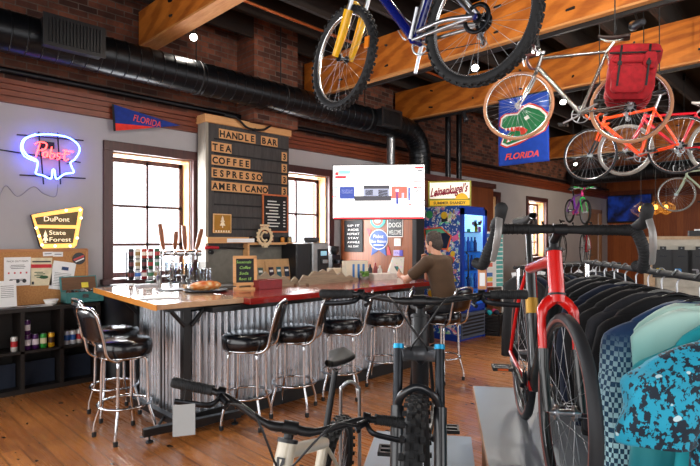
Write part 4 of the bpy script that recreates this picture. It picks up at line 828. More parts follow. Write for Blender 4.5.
for i in range(34):
    y = rr.uniform(CY0 + .06, CY1 - .06); z = rr.uniform(.6, 2.08)
    if a.z + .05 > z > b.z - .05 and b.y - .05 < y < a.y + .05: continue
    mm = M(y, z) @ Matrix.Rotation(rr.uniform(-.5, .5), 4, 'Z'); s1, s2 = rr.uniform(.03, .065), rr.uniform(.02, .05)
    stk = MB()
    if i % 3: stk.box((0, 0, 0), (s1 * 2, s2 * 2, .003 + .0004 * i / 10), i % 6, mm)
    else: disc(stk, mm, s1, s1, -.001, i % 6, 16)
    stk.build('side_sticker', [pm('stk%d' % q, c, .5) for q, c in enumerate(pal)], t)
for i in range(9): MB().box((CX0 + .12 + rr.uniform(0, .5), CY0 - .016, 1.75 + rr.uniform(0, .22)), (rr.uniform(.05, .1), .003, rr.uniform(.05, .1)), i % 6).build('door_sticker', [MATS['stk%d' % q] for q in range(6)], d)
for zi, z in enumerate((.515, .815, 1.115, 1.415)):
    for i in range(6):
        x = CX0 + .12 + i * .105; kk = (zi * 3 + i) % 4; o = None
        mb = MB().lathe([(.03, 0), (.034, .01), (.034, .13), (.014, .2), (.014, .235), (.001, .235)], 12, M=Matrix.Translation((x, CY0 + .12, z)))
        one(mb, 'drink_bottle', pm('drk%d' % kk, ['#1f62b8', '#2c8fd0', '#123a70', '#6fb7e6'][kk], .25), '%s bottle on the %s shelf of the blue cooler' % (ORD[i], ['lowest', 'second', 'third', 'top'][zi]), 'drink bottle', 'bottles in the blue cooler')
# sign on top of the cooler
m = at(449.5, 193.8, 8.45); m = frame(m, (-m.x, -m.y, 0)); w, h = .69, .42
zc = m.translation.z
t = thing('lit_beer_sign', 'gold framed beer sign with red script on top of the blue cooler', 'sign', M=m)
MB().box((0, 0, -.04), (w, h, .1)).build('sign_case', pm('olive_gold', '#8d8a2c', .4, .2), t, .01); MB().box((0, h * .13, .012), (w * .92, h * .62, .006)).build('sign_face', pm('sign_cream', '#f2efe4', .5, emit='#fff8e8', es=.45, vary=0), t)
mb = MB().text('Leinenkugel’s', Matrix.Translation((0, h * .16, .0155)) @ Matrix.Rotation(.14, 4, 'Z'), w=w * .86, h=h * .34, shear=.35, depth=.003, mi=0, bold=.03); mb.tube([(-w * .36, -h * .02, .016), (-w * .1, h * .01, .016), (w * .16, h * .07, .016)], .012, 6, 0, flat=.3); mb.build('script_lettering', pm('wine_red', '#8c1230', .5), t)
MB().box((0, -h * .35, .012), (w * .92, h * .2, .006)).build('gold_band', pm('gold_band', '#e6b414', .4, emit='#f0bc14', es=.25, vary=0), t); MB().text('SUMMER SHANDY', Matrix.Translation((0, -h * .35, .0155)), w=w * .74, h=h * .11, depth=.002, bold=.02).build('band_lettering', pm('dark_gold_ink', '#3a2a08', .5), t)
mb = MB().prism([(.1 * math.cos(a), .1 * math.sin(a)) for a in [PI * i / 20 for i in range(21)]], .004, 0, Matrix.Translation((w * .28, -h * .22, .014))); mb.build('sun_emblem', MATS['gold_band'], t)
MB().bx(-w * .3, w * .3, 2.14 - zc, -h * .5 + .01, -.08, 0).build('sign_foot', BLACK, t)

# television facing the bar's guests
m0 = at(378.4, 192, 6.6); nrm = Vector((-m0.x, -m0.y, 0)).normalized(); nrm = (Matrix.Rotation(-.03, 3, 'Z') @ nrm); m = frame(m0, nrm)
t = thing('television', 'large flat television showing a white web page above the bar', 'television', M=m); w, h = 1.175, .70
MB().box((0, 0, -.03), (w, h, .055)).build('tv_case', BLACK, t, .006)
scr = MB().box((0, .004, .0), (w - .018, h - .03, .003), 0)
def sq(u0, v0, u1, v1, mi): scr.box(((u0 + u1) / 2 * w - w / 2, h / 2 - (v0 + v1) / 2 * h, .002), ((u1 - u0) * w, (v1 - v0) * h, .002), mi)
for a in ((.015, .955, .985, .985, 1), (.03, .2, .15, .25, 1), (.06, .1, .2, .17, 3), (.03, .13, .07, .19, 1), (.89, .05, .985, .085, 1), (.92, .11, .97, .13, 5), (.9, .16, .985, .18, 3), (.88, .23, .97, .24, 5), (.88, .3, .97, .32, 1), (.88, .41, .97, .43, 1),
          (.08, .4, .24, .62, 4), (.1, .45, .22, .52, 2), (.24, .57, .64, .66, 5), (.34, .38, .62, .44, 5), (.34, .44, .62, .58, 2), (.36, .46, .44, .56, 5), (.5, .46, .6, .57, 5), (.64, .4, .81, .62, 6), (.69, .5, .715, .72, 4), (.75, .52, .775, .72, 7), (.82, .42, .84, .66, 4), (.68, .45, .72, .5, 7),
          (.01, .4, .06, .43, 3), (.0, .57, .05, .59, 1), (.82, .72, .86, .74, 1)): sq(*a)
for (u, v) in ((.89, .47), (.94, .5), (.985, .7)): scr.ring((u * w - w / 2, h / 2 - v * h, .003), (0, 0, 1), .03, .004, 16, 4, 5)
E_ = lambda n, c, s: pm(n, c, .5, emit=c, es=s, vary=0)
scr.build('screen', [E_('scr_white', '#ffffff', 1.9), E_('scr_red', '#e5363f', 1.5), E_('scr_grey', '#9aa0b6', 1.4), E_('scr_mint', '#8fd8cf', 1.4), E_('scr_blue', '#3c4f9e', 1.2), E_('scr_dark', '#4a4a52', .9), E_('scr_coral', '#f2675a', 1.5), E_('scr_pale', '#b9d6f0', 1.5)], t)
mb = MB().box((0, .0, -.09), (.3, .3, .08)); mi = m.inverted(); top = m0.copy(); top -= nrm * .12; top = Vector((PX, 5.25, 2.25))
mb.cyl((0, .0, -.1), mi @ top, .03, 12); mb.build('wall_arm', DARKMETAL, t)

# alligator flag hung under the second beam
X = 7.94; tl = onX(499, 94, X); tr = onX(549, 88, X); bz = 2.83; y0, y1 = tr.y, tl.y
t = thing('hanging_flag', 'blue flag with green alligator head and word FLORIDA under a beam', 'flag', (X, 0, 0)); top = 3.93
mb = MB()
def fl(y, z, d=0): return Vector((-d - .02 * math.sin(9 * y + 2 * z) * ((top - z) / 1.1), y, z))
mb.grid(lambda u, v: fl(y1 + (y0 - y1) * u, top - (top - bz) * v), 24, 24); fo = mb.build('flag_cloth', pm('royal_blue_cloth', '#1746b4', .85, vary=.1), t); sd = fo.modifiers.new('thick', 'SOLIDIFY'); sd.thickness = .004
yc = (y0 + y1) / 2; wd = y1 - y0
def fpoly(pts, d, mi, mb): 
    n = len(pts); P = [fl(yc - x * wd, bz + (top - bz) * (.5 + y), d) for x, y in pts]
    q = [P[0].copy()]; mb.add(P + [p + Vector((.003, 0, 0)) for p in P], [tuple(range(n))] + [(i, (i + 1) % n, n + (i + 1) % n, n + i) for i in range(n)], mi)
mb = MB()
head = [(-.42, .06), (-.40, .16), (-.32, .2), (-.1, .19), (-.02, .25), (.1, .28), (.2, .25), (.32, .2), (.42, .12), (.44, .0), (.38, -.08), (.25, -.12), (.1, -.15), (-.1, -.2), (-.3, -.22), (-.4, -.18), (-.36, -.1), (-.2, -.02), (-.36, .02)]
head = [(x * 1.08, y * 1.12 + .03) for x, y in head]; fpoly([(x * 1.08, y * 1.1) for x, y in head], .008, 0, mb); fpoly([(x * 1.02, y * 1.02 + .003) for x, y in head], .011, 1, mb); fpoly([(x * .95, y * .92 + .006) for x, y in head], .014, 2, mb)
fpoly([(-.36, .05), (-.2, .06), (0, .04), (.1, -.02), (.0, -.1), (-.2, -.14), (-.34, -.16), (-.3, -.1), (-.14, -.02), (-.3, .02)], .017, 0, mb)
for i in range(5): fpoly([(-.36 + .075 * i, .055), (-.31 + .075 * i, .055), (-.335 + .075 * i, .0)], .02, 1, mb)
for i in range(4): fpoly([(-.32 + .08 * i, -.16 + .018 * i), (-.27 + .08 * i, -.15 + .018 * i), (-.295 + .08 * i, -.1 + .018 * i)], .02, 1, mb)
fpoly([(.02, .17), (.1, .2), (.14, .15), (.06, .13)], .018, 1, mb)
mb.build('alligator_emblem', [pm('emblem_red', '#d8402f', .8), pm('emblem_white', '#eef0ea', .8), pm('emblem_green', '#1f7a48', .8)], t)
mb = MB().text('FLORIDA', frame((-.02, yc, bz + .14), (-1, 0, 0)), w=wd * .68, h=.1, shear=.3, depth=.004, bold=.025); mb.build('flag_lettering', MATS['coral'], t)
MB().cyl((0, y0 - .02, top), (0, y1 + .02, top), .012, 8).build('flag_rod', BLACK, t)

# ================================================================= bicycles
_wc = {}
def wheel_meshes(R, tw, tire, rim, kind, n=28, wall=None):
    key = (R, tw, tire.name, rim.name, kind, wall and wall.name)
    if key in _wc: return _wc[key]
    ax = (0, 1, 0); r0 = R - tw
    mb = MB().ring((0, 0, 0), ax, r0, tw, 72, 12, 0, tw * .95)
    if wall:
        for s_ in (-1, 1): mb.ring((0, s_ * tw * .62, 0), ax, r0 - tw * .25, tw * .42, 72, 6, 1, tw * .36)
    if kind == 'mtb':
        N = 84
        for i in range(N):
            a = 2 * PI * i / N; c, s_ = math.cos(a), math.sin(a)
            for y, dr, ln in (((-.011, 0, .02), (.011, 0, .02)) if i % 2 else ((-.026, -.006, .018), (.026, -.006, .018), (0, .0, .014))):
                y *= tw / .028; m = Matrix(((c, 0, -s_, (R + dr * 1 - .001) * c), (0, 1, 0, y), (s_, 0, c, (R + dr - .001) * s_), (0, 0, 0, 1))); mb.box((0, 0, 0), (.009, .013, ln), 0, m)
    tm = mb.mesh('tire', [tire] + ([wall] if wall else []))
    rr = r0 - tw * .8; mb = MB().ring((0, 0, 0), ax, rr, .012, 72, 6, 0, tw * .55); rm = mb.mesh('rim', rim)
    mb = MB()
    for i in range(n):
        a = 2 * PI * i / n; off = (1 if (i // 2) % 2 else -1) * 2 * PI / n * 2.2; s_ = 1 if i % 2 else -1; b = a + off
        mb.tube([(.022 * math.cos(b), s_ * .028, .022 * math.sin(b)), ((rr - .004) * math.cos(a), s_ * .004, (rr - .004) * math.sin(a))], .0011, 4, 0, cap=False)
    sm = mb.mesh('spokes', STEEL)
    mb = MB().cyl((0, -.05, 0), (0, .05, 0), .012, 12).cyl((0, -.036, 0), (0, -.026, 0), .026, 16).cyl((0, .026, 0), (0, .036, 0), .026, 16); hm = mb.mesh('hub', DARKMETAL if kind == 'mtb' else ALU)
    _wc[key] = (tm, rm, sm, hm); return _wc[key]
def wheel(parent, name, M, spec, R=None):
    t_, r_, s_, h_ = wheel_meshes(R or spec['R'], spec['tw'], spec['tire'], spec['rim'], spec['kind'], spec.get('nsp', 28), spec.get('wall'))
    o = bpy.data.objects.new(name, t_); COL.objects.link(o); o.parent = parent; o.matrix_basis = M
    for nm, me in (('rim', r_), ('spokes', s_), ('hub', h_)): c = bpy.data.objects.new(nm, me); COL.objects.link(c); c.parent = o
    return o
def bike(label, rear, front, S, group=None, roll=0.0, steer=0.0, cat='bicycle'):
    rear = Vector(rear); front = Vector(front); f = (front - rear).normalized(); mid = (rear + front) / 2; rear = mid - f * S['wb'] / 2
    u = Vector((0, 0, 1)); u = (u - f * u.dot(f)).normalized(); l = u.cross(f); M = Matrix((f, l, u)).transposed().to_4x4() @ Matrix.Rotation(roll, 4, 'X'); M.translation = rear
    root = thing('bicycle', label, cat, group=group, M=M); g = S.get; R = S['R']; kind = S['kind']
    V = lambda p, y=0.0: Vector((p[0], y, p[1]))
    bb, hb, ht, st, sd = S['bb'], S['hb'], S['ht'], S['st'], S['saddle']; fr = g('tube', 1.0); FM = S['frame']; wb = S['wb']
    a = (V(ht) - V(hb)).normalized()                              # steering axis, upwards
    SM = Matrix.Translation(V(hb)) @ Matrix.Rotation(steer, 4, a) @ Matrix.Translation(-V(hb))
    # frame
    mb = MB(); rd, rt, rs = .020 * fr, .016 * fr, .0155 * fr
    mb.tube([V(hb) + a * .035, V(bb)], [rd * 1.05, rd], 12, 2); mb.tube([V(ht) - a * .03, V(st)], [rt * 1.05, rt], 12); mb.tube([V(bb), V(st)], rs, 12, 2); mb.cyl(V(bb, -.036), V(bb, .036), .023, 16)
    for s_ in (-1, 1):
        y = s_ * .062; mb.tube(catmull([V(bb, s_ * .03), V((bb[0] * .6, bb[1] * .6), y * .75), V((.0, .0), y)], 4), .0095 * (1 + (fr - 1) * .4), 8, 1); sp = g('stay_top', st)
        mb.tube(catmull([V((sp[0] + .005, sp[1] - .02), s_ * .018), V((sp[0] * .6, sp[1] * .6), y * .7), V((0, 0), y)], 4), .0075 * (1 + (fr - 1) * .4), 8, 1); mb.cyl(V((0, 0), y - s_ * .006), V((0, 0), y + s_ * .006), .018, 10)
    mb.build('frame', [FM, g('staymat', FM), g('lowmat', FM)], root)
    mb = MB().cyl(V(hb), V(ht), .0175 * fr + g('headadd', 0), 18, 0, .0165 * fr + g('headadd', 0)).cyl(V(hb) - a * .008, V(hb), .02 * fr + g('headadd', 0), 16, 1).cyl(V(ht), V(ht) + a * .012, .019 * fr + g('headadd', 0), 16, 1); hd = mb.build('head_tube', [g('headmat', FM), BLACK], root)
    # seat
    MB().tube([V(st) + (V(sd) - V(st)) * -.05, V(sd)], .0145, 12).build('seatpost', g('post', BLACK), root)
    mb = MB(); sz = sd[1] + .045; sx = sd[0]
    def sf(uu, v):
        x = -.13 + .27 * v; wdt = .018 + .055 * (1 - v) ** 1.6 * (1 if v > .08 else (.55 + 5.6 * v)); an = 2 * PI * uu; c, s2 = math.cos(an), math.sin(an); th = .034 * (.5 + .5 * (1 - v)); z = s2 * th; z = min(z, .012)
        return Vector((sx + x, wdt * math.copysign(abs(c) ** .8, c), sz + z - .02 * abs(c) * (1 - v) + .012 * (v - .5) ** 2 * 4))
    mb.grid(sf, 20, 16, 0, True); mb.tube([(sx - .1, .02, sz - .02), (sx - .03, .022, sz - .045), (sx + .06, .018, sz - .04), (sx + .12, .005, sz - .01)], .0035, 6, 1).tube([(sx - .1, -.02, sz - .02), (sx - .03, -.022, sz - .045), (sx + .06, -.018, sz - .04), (sx + .12, -.005, sz - .01)], .0035, 6, 1)
    mb.v += []; n0 = len(mb.v); mb.build('saddle', [g('saddlemat', BLACKM), STEEL], root)
    # wheels
    rw = wheel(root, 'rear_wheel', Matrix(), S, g('Rr')); fwm = SM @ Matrix.Translation((wb, 0, 0)); wheel(root, 'front_wheel', fwm, S)
    mb = MB()
    for i in range(7): mb.cyl((0, -.03 - i * .0035, 0), (0, -.032 - i * .0035, 0), .052 - i * .0045, 24)
    if kind == 'mtb': mb.ring((0, .038, 0), (0, 1, 0), .07, .012, 28, 4, 0, .001)
    mb.build('cassette', DARKMETAL, rw)
    # fork
    hub = V((wb, 0)); cr = V(hb) - a * .03; mb = MB(); FO = g('fork', FM); sx_ = g('forkw', .062 if kind == 'mtb' else .05)
    if g('sus'):
        cr = V(hb) - a * .02; dn = (-a); L = (hub - cr).dot(dn); off = hub - (cr + dn * L)
        for s_ in (-1, 1):
            top_ = cr + Vector((0, s_ * sx_, 0)) + off * .75; mb.tube([top_ + a * .03, top_ + dn * (L * .55)], .0165, 12, 1); mb.tube([top_ + dn * (L * .34), top_ + dn * (L * .7), top_ + dn * L + off * .25], [.0225 * g('leg', 1), .021 * g('leg', 1), .016 * g('leg', 1)], 14, 0); mb.cyl(top_ + a * .02, top_ + a * .036, .019, 14, 2)
        mb.tube(catmull([cr + Vector((0, -sx_, 0)) + off * .75 - a * .0, cr + Vector((0, -.03, 0)) + off * .3 + a * .012, cr + Vector((0, .03, 0)) + off * .3 + a * .012, cr + Vector((0, sx_, 0)) + off * .75], 4), [.024] * 13, 10, 3, flat=1.1)
        ab = cr + off * .75 + dn * (L * .36); mb.tube(catmull([ab + Vector((0, -sx_, 0)), ab + a * .055 + Vector((.035, -sx_ * .75, 0)), ab + a * .085 + Vector((.045, 0, 0)), ab + a * .055 + Vector((.035, sx_ * .75, 0)), ab + Vector((0, sx_, 0))], 5), .014, 10, 0, flat=.8)
        mats = [FO, g('stanchion', DARKMETAL), g('cap', ALU), g('crown', BLACK)]
    else:
        rk = g('forkr', .011); mb.tube([cr + a * .03, cr - a * .005], .02 * fr, 14, 0)
        for s_ in (-1, 1): mb.tube(catmull([cr + a * .012 + Vector((0, s_ * .012, 0)), cr - a * .018 + Vector((0, s_ * sx_ * .78, 0)), cr - a * .06 + Vector((0, s_ * sx_, 0)), cr.lerp(hub, .62) + Vector((-.012, s_ * (sx_ + .002), 0)), hub + Vector((0, s_ * sx_, 0))], 5), [rk * 1.5] * 5 + [rk * 1.35] * 5 + [rk * 1.1] * 5 + [rk * .8] * 6, 10, 0)
        if g('forkend'):
            for s_ in (-1, 1): mb.tube([cr.lerp(hub, .45) + Vector((-.009, s_ * sx_, 0)), cr.lerp(hub, .62) + Vector((-.012, s_ * (sx_ + .002), 0)), hub + Vector((0, s_ * sx_, 0))], [rk * 1.42, rk * 1.28, rk * .95], 10, 1)
        mats = [FO, g('forkend', BLACK)]
    fk = mb.build('fork', mats, root); fk.matrix_basis = SM
    # cockpit
    b0 = V(ht) + a * g('stack', .045); fwd = Vector((a.z, 0, -a.x)); ext = g('ext', .05 if kind == 'mtb' else .1); bc = b0 + fwd * ext + Vector((0, 0, g('stemrise', .01)))
    mb = MB().cyl(V(ht) + a * .01, b0 + a * .02, .0165, 14).tube([b0, bc], .016, 10).cyl(bc + Vector((0, -.024, 0)), bc + Vector((0, .024, 0)), .0215, 14); stm = mb.build('stem', g('stemmat', BLACK), root); stm.matrix_basis = SM
    mb = MB(); BM = g('barmat', BLACK); hw = g('barw', .38)
    if g('bar', 'flat') == 'flat':
        rise = g('rise', .03); pts = [(bc.x - .05, -hw, bc.z + rise), (bc.x - .03, -hw * .6, bc.z + rise * .95), (bc.x, -hw * .2, bc.z), (bc.x, 0, bc.z), (bc.x, hw * .2, bc.z), (bc.x - .03, hw * .6, bc.z + rise * .95), (bc.x - .05, hw, bc.z + rise)]
        mb.tube(catmull(pts, 6), [.0115] * 13 + [.0155] * 11 + [.0115] * 13, 10); bar = mb.build('handlebar', BM, root); bar.matrix_basis = SM
        for s_ in (-1, 1):
            e = Vector((bc.x - .05, s_ * hw, bc.z + rise)); i_ = Vector((bc.x - .038, s_ * (hw - .135), bc.z + rise)); gp = MB()
            gp.tube([e, e.lerp(i_, .03), e.lerp(i_, .5), e.lerp(i_, .93), i_], [.0145, .0175, .0165, .0165, .0185], 14)
            for q in range(16): gp.ring(e.lerp(i_, .08 + .05 * q), i_ - e, .0165, .002, 14, 4)
            gp.build('grip', RUBBER, bar)
            c0 = Vector((bc.x - .034, s_ * (hw - .165), bc.z + rise)); lv = MB().cyl(c0 - Vector((0, .012, 0)), c0 + Vector((0, .012, 0)), .019, 12).tube([c0 + Vector((.02, 0, -.005)), c0 + Vector((.05, -s_ * .03, -.012))], .012, 8)
            lv.tube(catmull([c0 + Vector((.03, 0, -.008)), c0 + Vector((.065, s_ * .02, -.02)), c0 + Vector((.06, s_ * .08, -.028)), c0 + Vector((.06, s_ * .13, -.03))], 4), .0065, 8, flat=1.6); lv.tube([c0 + Vector((.0, -s_ * .02, -.015)), c0 + Vector((-.01, -s_ * .03, -.035)), c0 + Vector((.02, -s_ * .02, -.04))], .008, 6); lv.build('brake_lever', DARKMETAL if kind == 'mtb' else ALU, bar)
            cb = MB().tube(catmull([c0 + Vector((.05, -s_ * .03, -.012)), c0 + Vector((.12, -s_ * .12, .0)), V(ht) + Vector((.13, s_ * .02, -.02)), V(hb) + Vector((.06, -s_ * .03, .02)), V(hb) + Vector((-.06, 0, -.06))], 6), .0036, 6); cb.build('brake_cable', BLACK, bar)
    else:
        rch, drp, fl_ = g('reach', .085), g('drop', .13), g('flare', .02); x0, z0 = bc.x, bc.z
        for s_ in (-1, 1):
            pts = [(x0, 0, z0), (x0, s_ * hw * .5, z0), (x0 + .004, s_ * (hw - .03), z0), (x0 + .03, s_ * hw, z0), (x0 + rch * .8, s_ * (hw + fl_ * .2), z0 - .005), (x0 + rch, s_ * (hw + fl_ * .4), z0 - .035), (x0 + rch * .86, s_ * (hw + fl_ * .8), z0 - .085), (x0 + rch * .4, s_ * (hw + fl_), z0 - drp), (x0 - .02, s_ * (hw + fl_ * 1.2), z0 - drp - .003), (x0 - .06, s_ * (hw + fl_ * 1.3), z0 - drp)]
            cc_ = catmull(pts, 5); r_ = g('tape', .0125); mb.tube(cc_, [r_ * .95] * 4 + [r_ * 1.15] * (len(cc_) - 4), 10)
            if g('wrap'):
                for p_, q_ in zip(cc_[5::1], cc_[6::1]): mb.ring(p_, q_ - p_, r_ * 1.12, .0022, 12, 4)
        bar = mb.build('handlebar', BM, root); bar.matrix_basis = SM
        for s_ in (-1, 1):
            if g('hoods', 1):
                h0 = Vector((x0 + rch * .72, s_ * (hw + fl_ * .3), z0 + .005)); lv = MB().tube(catmull([h0 - Vector((.02, 0, .0)), h0 + Vector((.03, 0, .012)), h0 + Vector((.075, -s_ * .004, .022)), h0 + Vector((.1, -s_ * .006, .058)), h0 + Vector((.092, -s_ * .006, .068))], 4), [.016, .017, .018, .019, .02, .021, .021, .02, .019, .019, .02, .021, .022, .023, .021, .018, .012], 12); hd_ = lv.build('hood', RUBBER, bar)
                lv = MB().tube(catmull([h0 + Vector((.1, 0, .03)), h0 + Vector((.118, s_ * .005, -.02)), h0 + Vector((.105, s_ * .012, -.08)), h0 + Vector((.085, s_ * .018, -.12))], 4), [.012] * 4 + [.0125] * 4 + [.0105] * 4 + [.009], 8, flat=.5); lv.build('brake_lever', g('levermat', ALU), bar)
            else:
                h0 = Vector((x0 + rch, s_ * (hw + .005), z0 - .02)); MB().tube(catmull([h0, h0 + Vector((.03, 0, .02)), h0 + Vector((.04, 0, -.03)), h0 + Vector((.02, 0, -.09))], 4), .007, 8).build('brake_lever', ALU, bar)
    # drive
    ca = g('crank', 2.3); cr_ = g('ring', .075); mb = MB()
    n = 40; mb.ring(V(bb, -.046), (0, 1, 0), cr_ - .006, .006, 40, 4, 0, .0022)
    for i in range(5): an = 2 * PI * i / 5; mb.tube([V(bb, -.046), V((bb[0] + (cr_ - .008) * math.cos(an), bb[1] + (cr_ - .008) * math.sin(an)), -.046)], .006, 6, 0)
    cs = mb.build('chainring', g('crankmat', DARKMETAL), root)
    for s_ in (-1, 1):
        an = ca if s_ < 0 else ca + PI; e = V((bb[0] + .17 * math.cos(an), bb[1] + .17 * math.sin(an)), s_ * .072); b_ = V(bb, s_ * .056)
        mb = MB().tube([b_, b_.lerp(e, .5), e], [.016, .012, .0125], 10, 0, flat=.75); crk = mb.build('crank_arm', g('crankmat', DARKMETAL), root)
        if g('pedals', True):
            mb = MB(); pc = e + Vector((0, s_ * .06, 0)); mb.cyl(e, e + Vector((0, s_ * .1, 0)), .006, 8)
            for (dx, dy, sx2, sy2) in ((-.04, 0, .012, .09), (.04, 0, .012, .09), (0, -.042, .09, .01), (0, .042, .09, .01), (0, 0, .02, .09)): mb.box((pc.x + dx, pc.y + dy, pc.z), (sx2, sy2, .016))
            if g('reflect'):
                for dx in (-.047, .047): mb.box((pc.x + dx, pc.y, pc.z), (.004, .05, .01), 1)
            mb.build('pedal', [BLACK, pm('amber_reflector', '#e8641c', .3, emit='#e8641c', es=.0)], crk)
    mb = MB(); rc = .042; zb = bb[1]
    mb.tube([V((bb[0], zb + cr_), -.046), V((0, rc), -.046)], .004, 6, flat=.6); mb.tube([V((bb[0], zb - cr_), -.046), V((.03, -.1), -.044), V((.005, -.115), -.044), V((-.005, -.08), -.044), V((.03, -.055), -.046), V((0, -rc), -.046)], .004, 6, flat=.6); mb.build('chain', DARKMETAL, root)
    mb = MB().tube([V((0, -.01), -.05), V((.02, -.04), -.055), V((.025, -.06), -.05), V((.005, -.115), -.048)], [.012, .014, .012, .009], 8); mb.ring(V((.027, -.062), -.046), (0, 1, 0), .018, .004, 14, 4); mb.ring(V((.006, -.11), -.046), (0, 1, 0), .018, .004, 14, 4); mb.build('derailleur', g('mech', STEEL), root)
    return root, M, SM
def hoist(points, label, ztop=4.85):
    p0 = Vector(points[0]); t = thing('bike_hoist', label, 'bike hoist', p0, group='bike hoists'); 
    for p in points:
        p = Vector(p) - p0; top = Vector((p.x, p.y, ztop - p0.z)); MB().cyl(p, top, .006, 6).build('rope', BLACKM, t); MB().cyl(top - Vector((0, 0, .06)), top, .03, 10).box(tuple(top - Vector((0, 0, .09))), (.05, .05, .08)).build('pulley', DARKMETAL, t); MB().tube(catmull([p + Vector((0, 0, .1)), p + Vector((.03, 0, .04)), p + Vector((0, 0, -.015)), p + Vector((-.035, 0, .01))], 4), .007, 6).build('hook', BLACK, t)
mtb = dict(kind='mtb', R=.355, tw=.028, wb=1.12, bb=(.43, -.02), hb=(.865, .46), ht=(.825, .565), st=(.27, .42), saddle=(.19, .63), tire=RUBBER, rim=BLACK, frame=BLACK, tube=1.35, headadd=.004, sus=True, crank=.35, ring=.06)
road = dict(kind='road', R=.34, tw=.014, wb=1.0, bb=(.41, -.07), hb=(.85, .34), ht=(.81, .47), st=(.245, .47), saddle=(.19, .62), tire=RUBBER, rim=ALU, frame=SILVERP, bar='drop', barw=.2, crank=2.6, ring=.085, nsp=32)
def spec(base, **kw): d = dict(base); d.update(kw); return d
DARKRUB = pm('dark_rubber', '#222327', .8, vary=.2); TANW = pm('tan_sidewall', '#b07c5a', .7); RIMSILVER = pm('silver_rim', '#d2d4d6', .25, .9)
# hanging bikes
B1 = spec(mtb, R=.345, wb=1.07, frame=pm('deep_blue', '#0a1668', .25, coat=.6), staymat=ALU, fork=pm('fork_yellow', '#f2b705', .3, coat=.4), stanchion=ALU, crown=ALU, cap=ALU, leg=1.35, rim=RIMSILVER, stay_top=(.3, .36), tube=1.5, crankmat=ALU, ring=.07, crank=-1.25, stemmat=ALU, barmat=ALU, saddle=(.19, .55), pedals=False, hb=(.845, .42), ht=(.805, .53))
r1, M1, S1 = bike('blue mountain bike with yellow fork hung from the ceiling beside the duct', at(478, 21, 2.76), at(343, 58, 3.5), B1, 'bikes hung from the ceiling', 0, -.15)
mb = MB()
for s_ in (-1, 1):
    mb.tube(catmull([(.40, s_ * .03, .02), (.2, s_ * .055, .03), (0, s_ * .068, 0)], 4), .014, 8); mb.tube(catmull([(.33, s_ * .02, .3), (.15, s_ * .05, .16), (0, s_ * .068, .0)], 4), .012, 8)
mb.tube([(.44, 0, .0), (.35, 0, .3)], .02, 10); mb.tube([(.33, -.03, .26), (.33, .03, .26)], .012, 8); mb.build('rear_swingarm', ALU, r1, label='bright silver rear triangle')
mb = MB().tube([(.55, -.08, .02), (.6, -.08, .14), (.55, -.085, .12), (.58, -.09, -.02)], .0035, 6) if False else MB().tube(catmull([(.56, -.0, .16), (.5, -.06, .1), (.56, -.06, .03), (.62, -.05, .1)], 3), .004, 6); mb.build('bottle_cage', ALU, r1)
MB().box((1.07 - .32, .03, -.0), (.04, .01, .07)).build('wheel_reflector', pm('orange_reflector', '#e8821c', .3), [o for o in KIDS(r1) if o.name.startswith('front_wheel')][0]).matrix_basis = Matrix.Translation((-1.07 + .02, 0, .03))
hoist([M1 @ Vector((.15, 0, .56)), M1 @ Vector((.83, 0, .56))], 'black rope hoist holding up the blue mountain bike')
B2 = spec(road, R=.34, tw=.016, wb=.99, frame=pm('pewter', '#8d8a86', .25, .85), fork=MATS['pewter'], tire=TANW, rim=RIMSILVER, wall=TANW, barmat=pm('brown_tape', '#4a1f1c', .6), hoods=0, crankmat=ALU, post=ALU, stemmat=ALU, stack=.02, stemrise=.03, ext=.09, saddlemat=pm('brown_saddle', '#2b1c18', .5), crank=-.5, mech=ALU, ht=(.815, .49), st=(.25, .5), saddle=(.2, .59))
r2, M2, S2 = bike('pewter touring bike with tan tires and red pannier hung from the ceiling', at(628.5, 106, 4.74), at(519.5, 106, 5.15), B2, 'bikes hung from the ceiling', 0, .0)
hoist([M2 @ Vector((.2, 0, .66)), M2 @ Vector((.86, 0, .55))], 'black rope hoist holding up the touring bike with red pannier')
mb = MB()
for s_ in (-1, 1):
    mb.tube([(-.16, s_ * .06, .37), (.22, s_ * .06, .37)], .005, 6); mb.tube([(0, s_ * .068, .0), (-.1, s_ * .06, .37)], .005, 6); mb.tube([(0, s_ * .068, .0), (.06, s_ * .06, .37)], .005, 6)
mb.tube([(-.16, -.06, .37), (-.16, .06, .37)], .005, 6).tube([(.2, -.06, .37), (.24, 0, .45)], .005, 6); mb.build('rear_rack', ALU, r2)
# pannier
def bagpart(c, d, sag, seed):
    mb = MB(); rr = random.Random(seed); ph = [rr.uniform(0, 6) for _ in range(4)]
    def fn(u, v):
        a = 2 * PI * u; cx, sx = math.cos(a), math.sin(a); tp = math.sin(PI * min(1, max(.0, v * .97 + .015))) ** .16; w = 1 + .035 * math.sin(5 * a + ph[0] + 6 * v) + .03 * math.sin(11 * v + ph[1])
        return Vector((c[0] + d[0] / 2 * tp * w * math.copysign(abs(cx) ** .3, cx), c[1] + d[1] / 2 * tp * w * math.copysign(abs(sx) ** .3, sx), c[2] - d[2] / 2 + d[2] * v - sag * (1 - v) * .1 * cx))
    mb.grid(fn, 36, 20, 0, True); return mb
t = thing('pannier_bag', 'bright red double pannier bag hung on the rear rack of touring bike', 'pannier', M=M2)
bagpart((.03, -.165, .22), (.40, .17, .42), 0, 1).build('side_bag', REDC, t); bagpart((.03, .165, .22), (.39, .17, .42), 0, 2).build('side_bag', REDC, t)
bagpart((.02, 0, .445), (.42, .44, .13), 0, 3).build('bag_flap', REDC, t); bagpart((.05, .265, .17), (.28, .09, .24), 0, 4).build('outer_pocket', REDC, t); bagpart((-.10, .255, .33), (.10, .06, .14), 0, 5).build('outer_pocket', REDC, t); bagpart((.04, .24, .35), (.30, .05, .07), 0, 6).build('pocket_flap', REDC, t)
mb = MB()
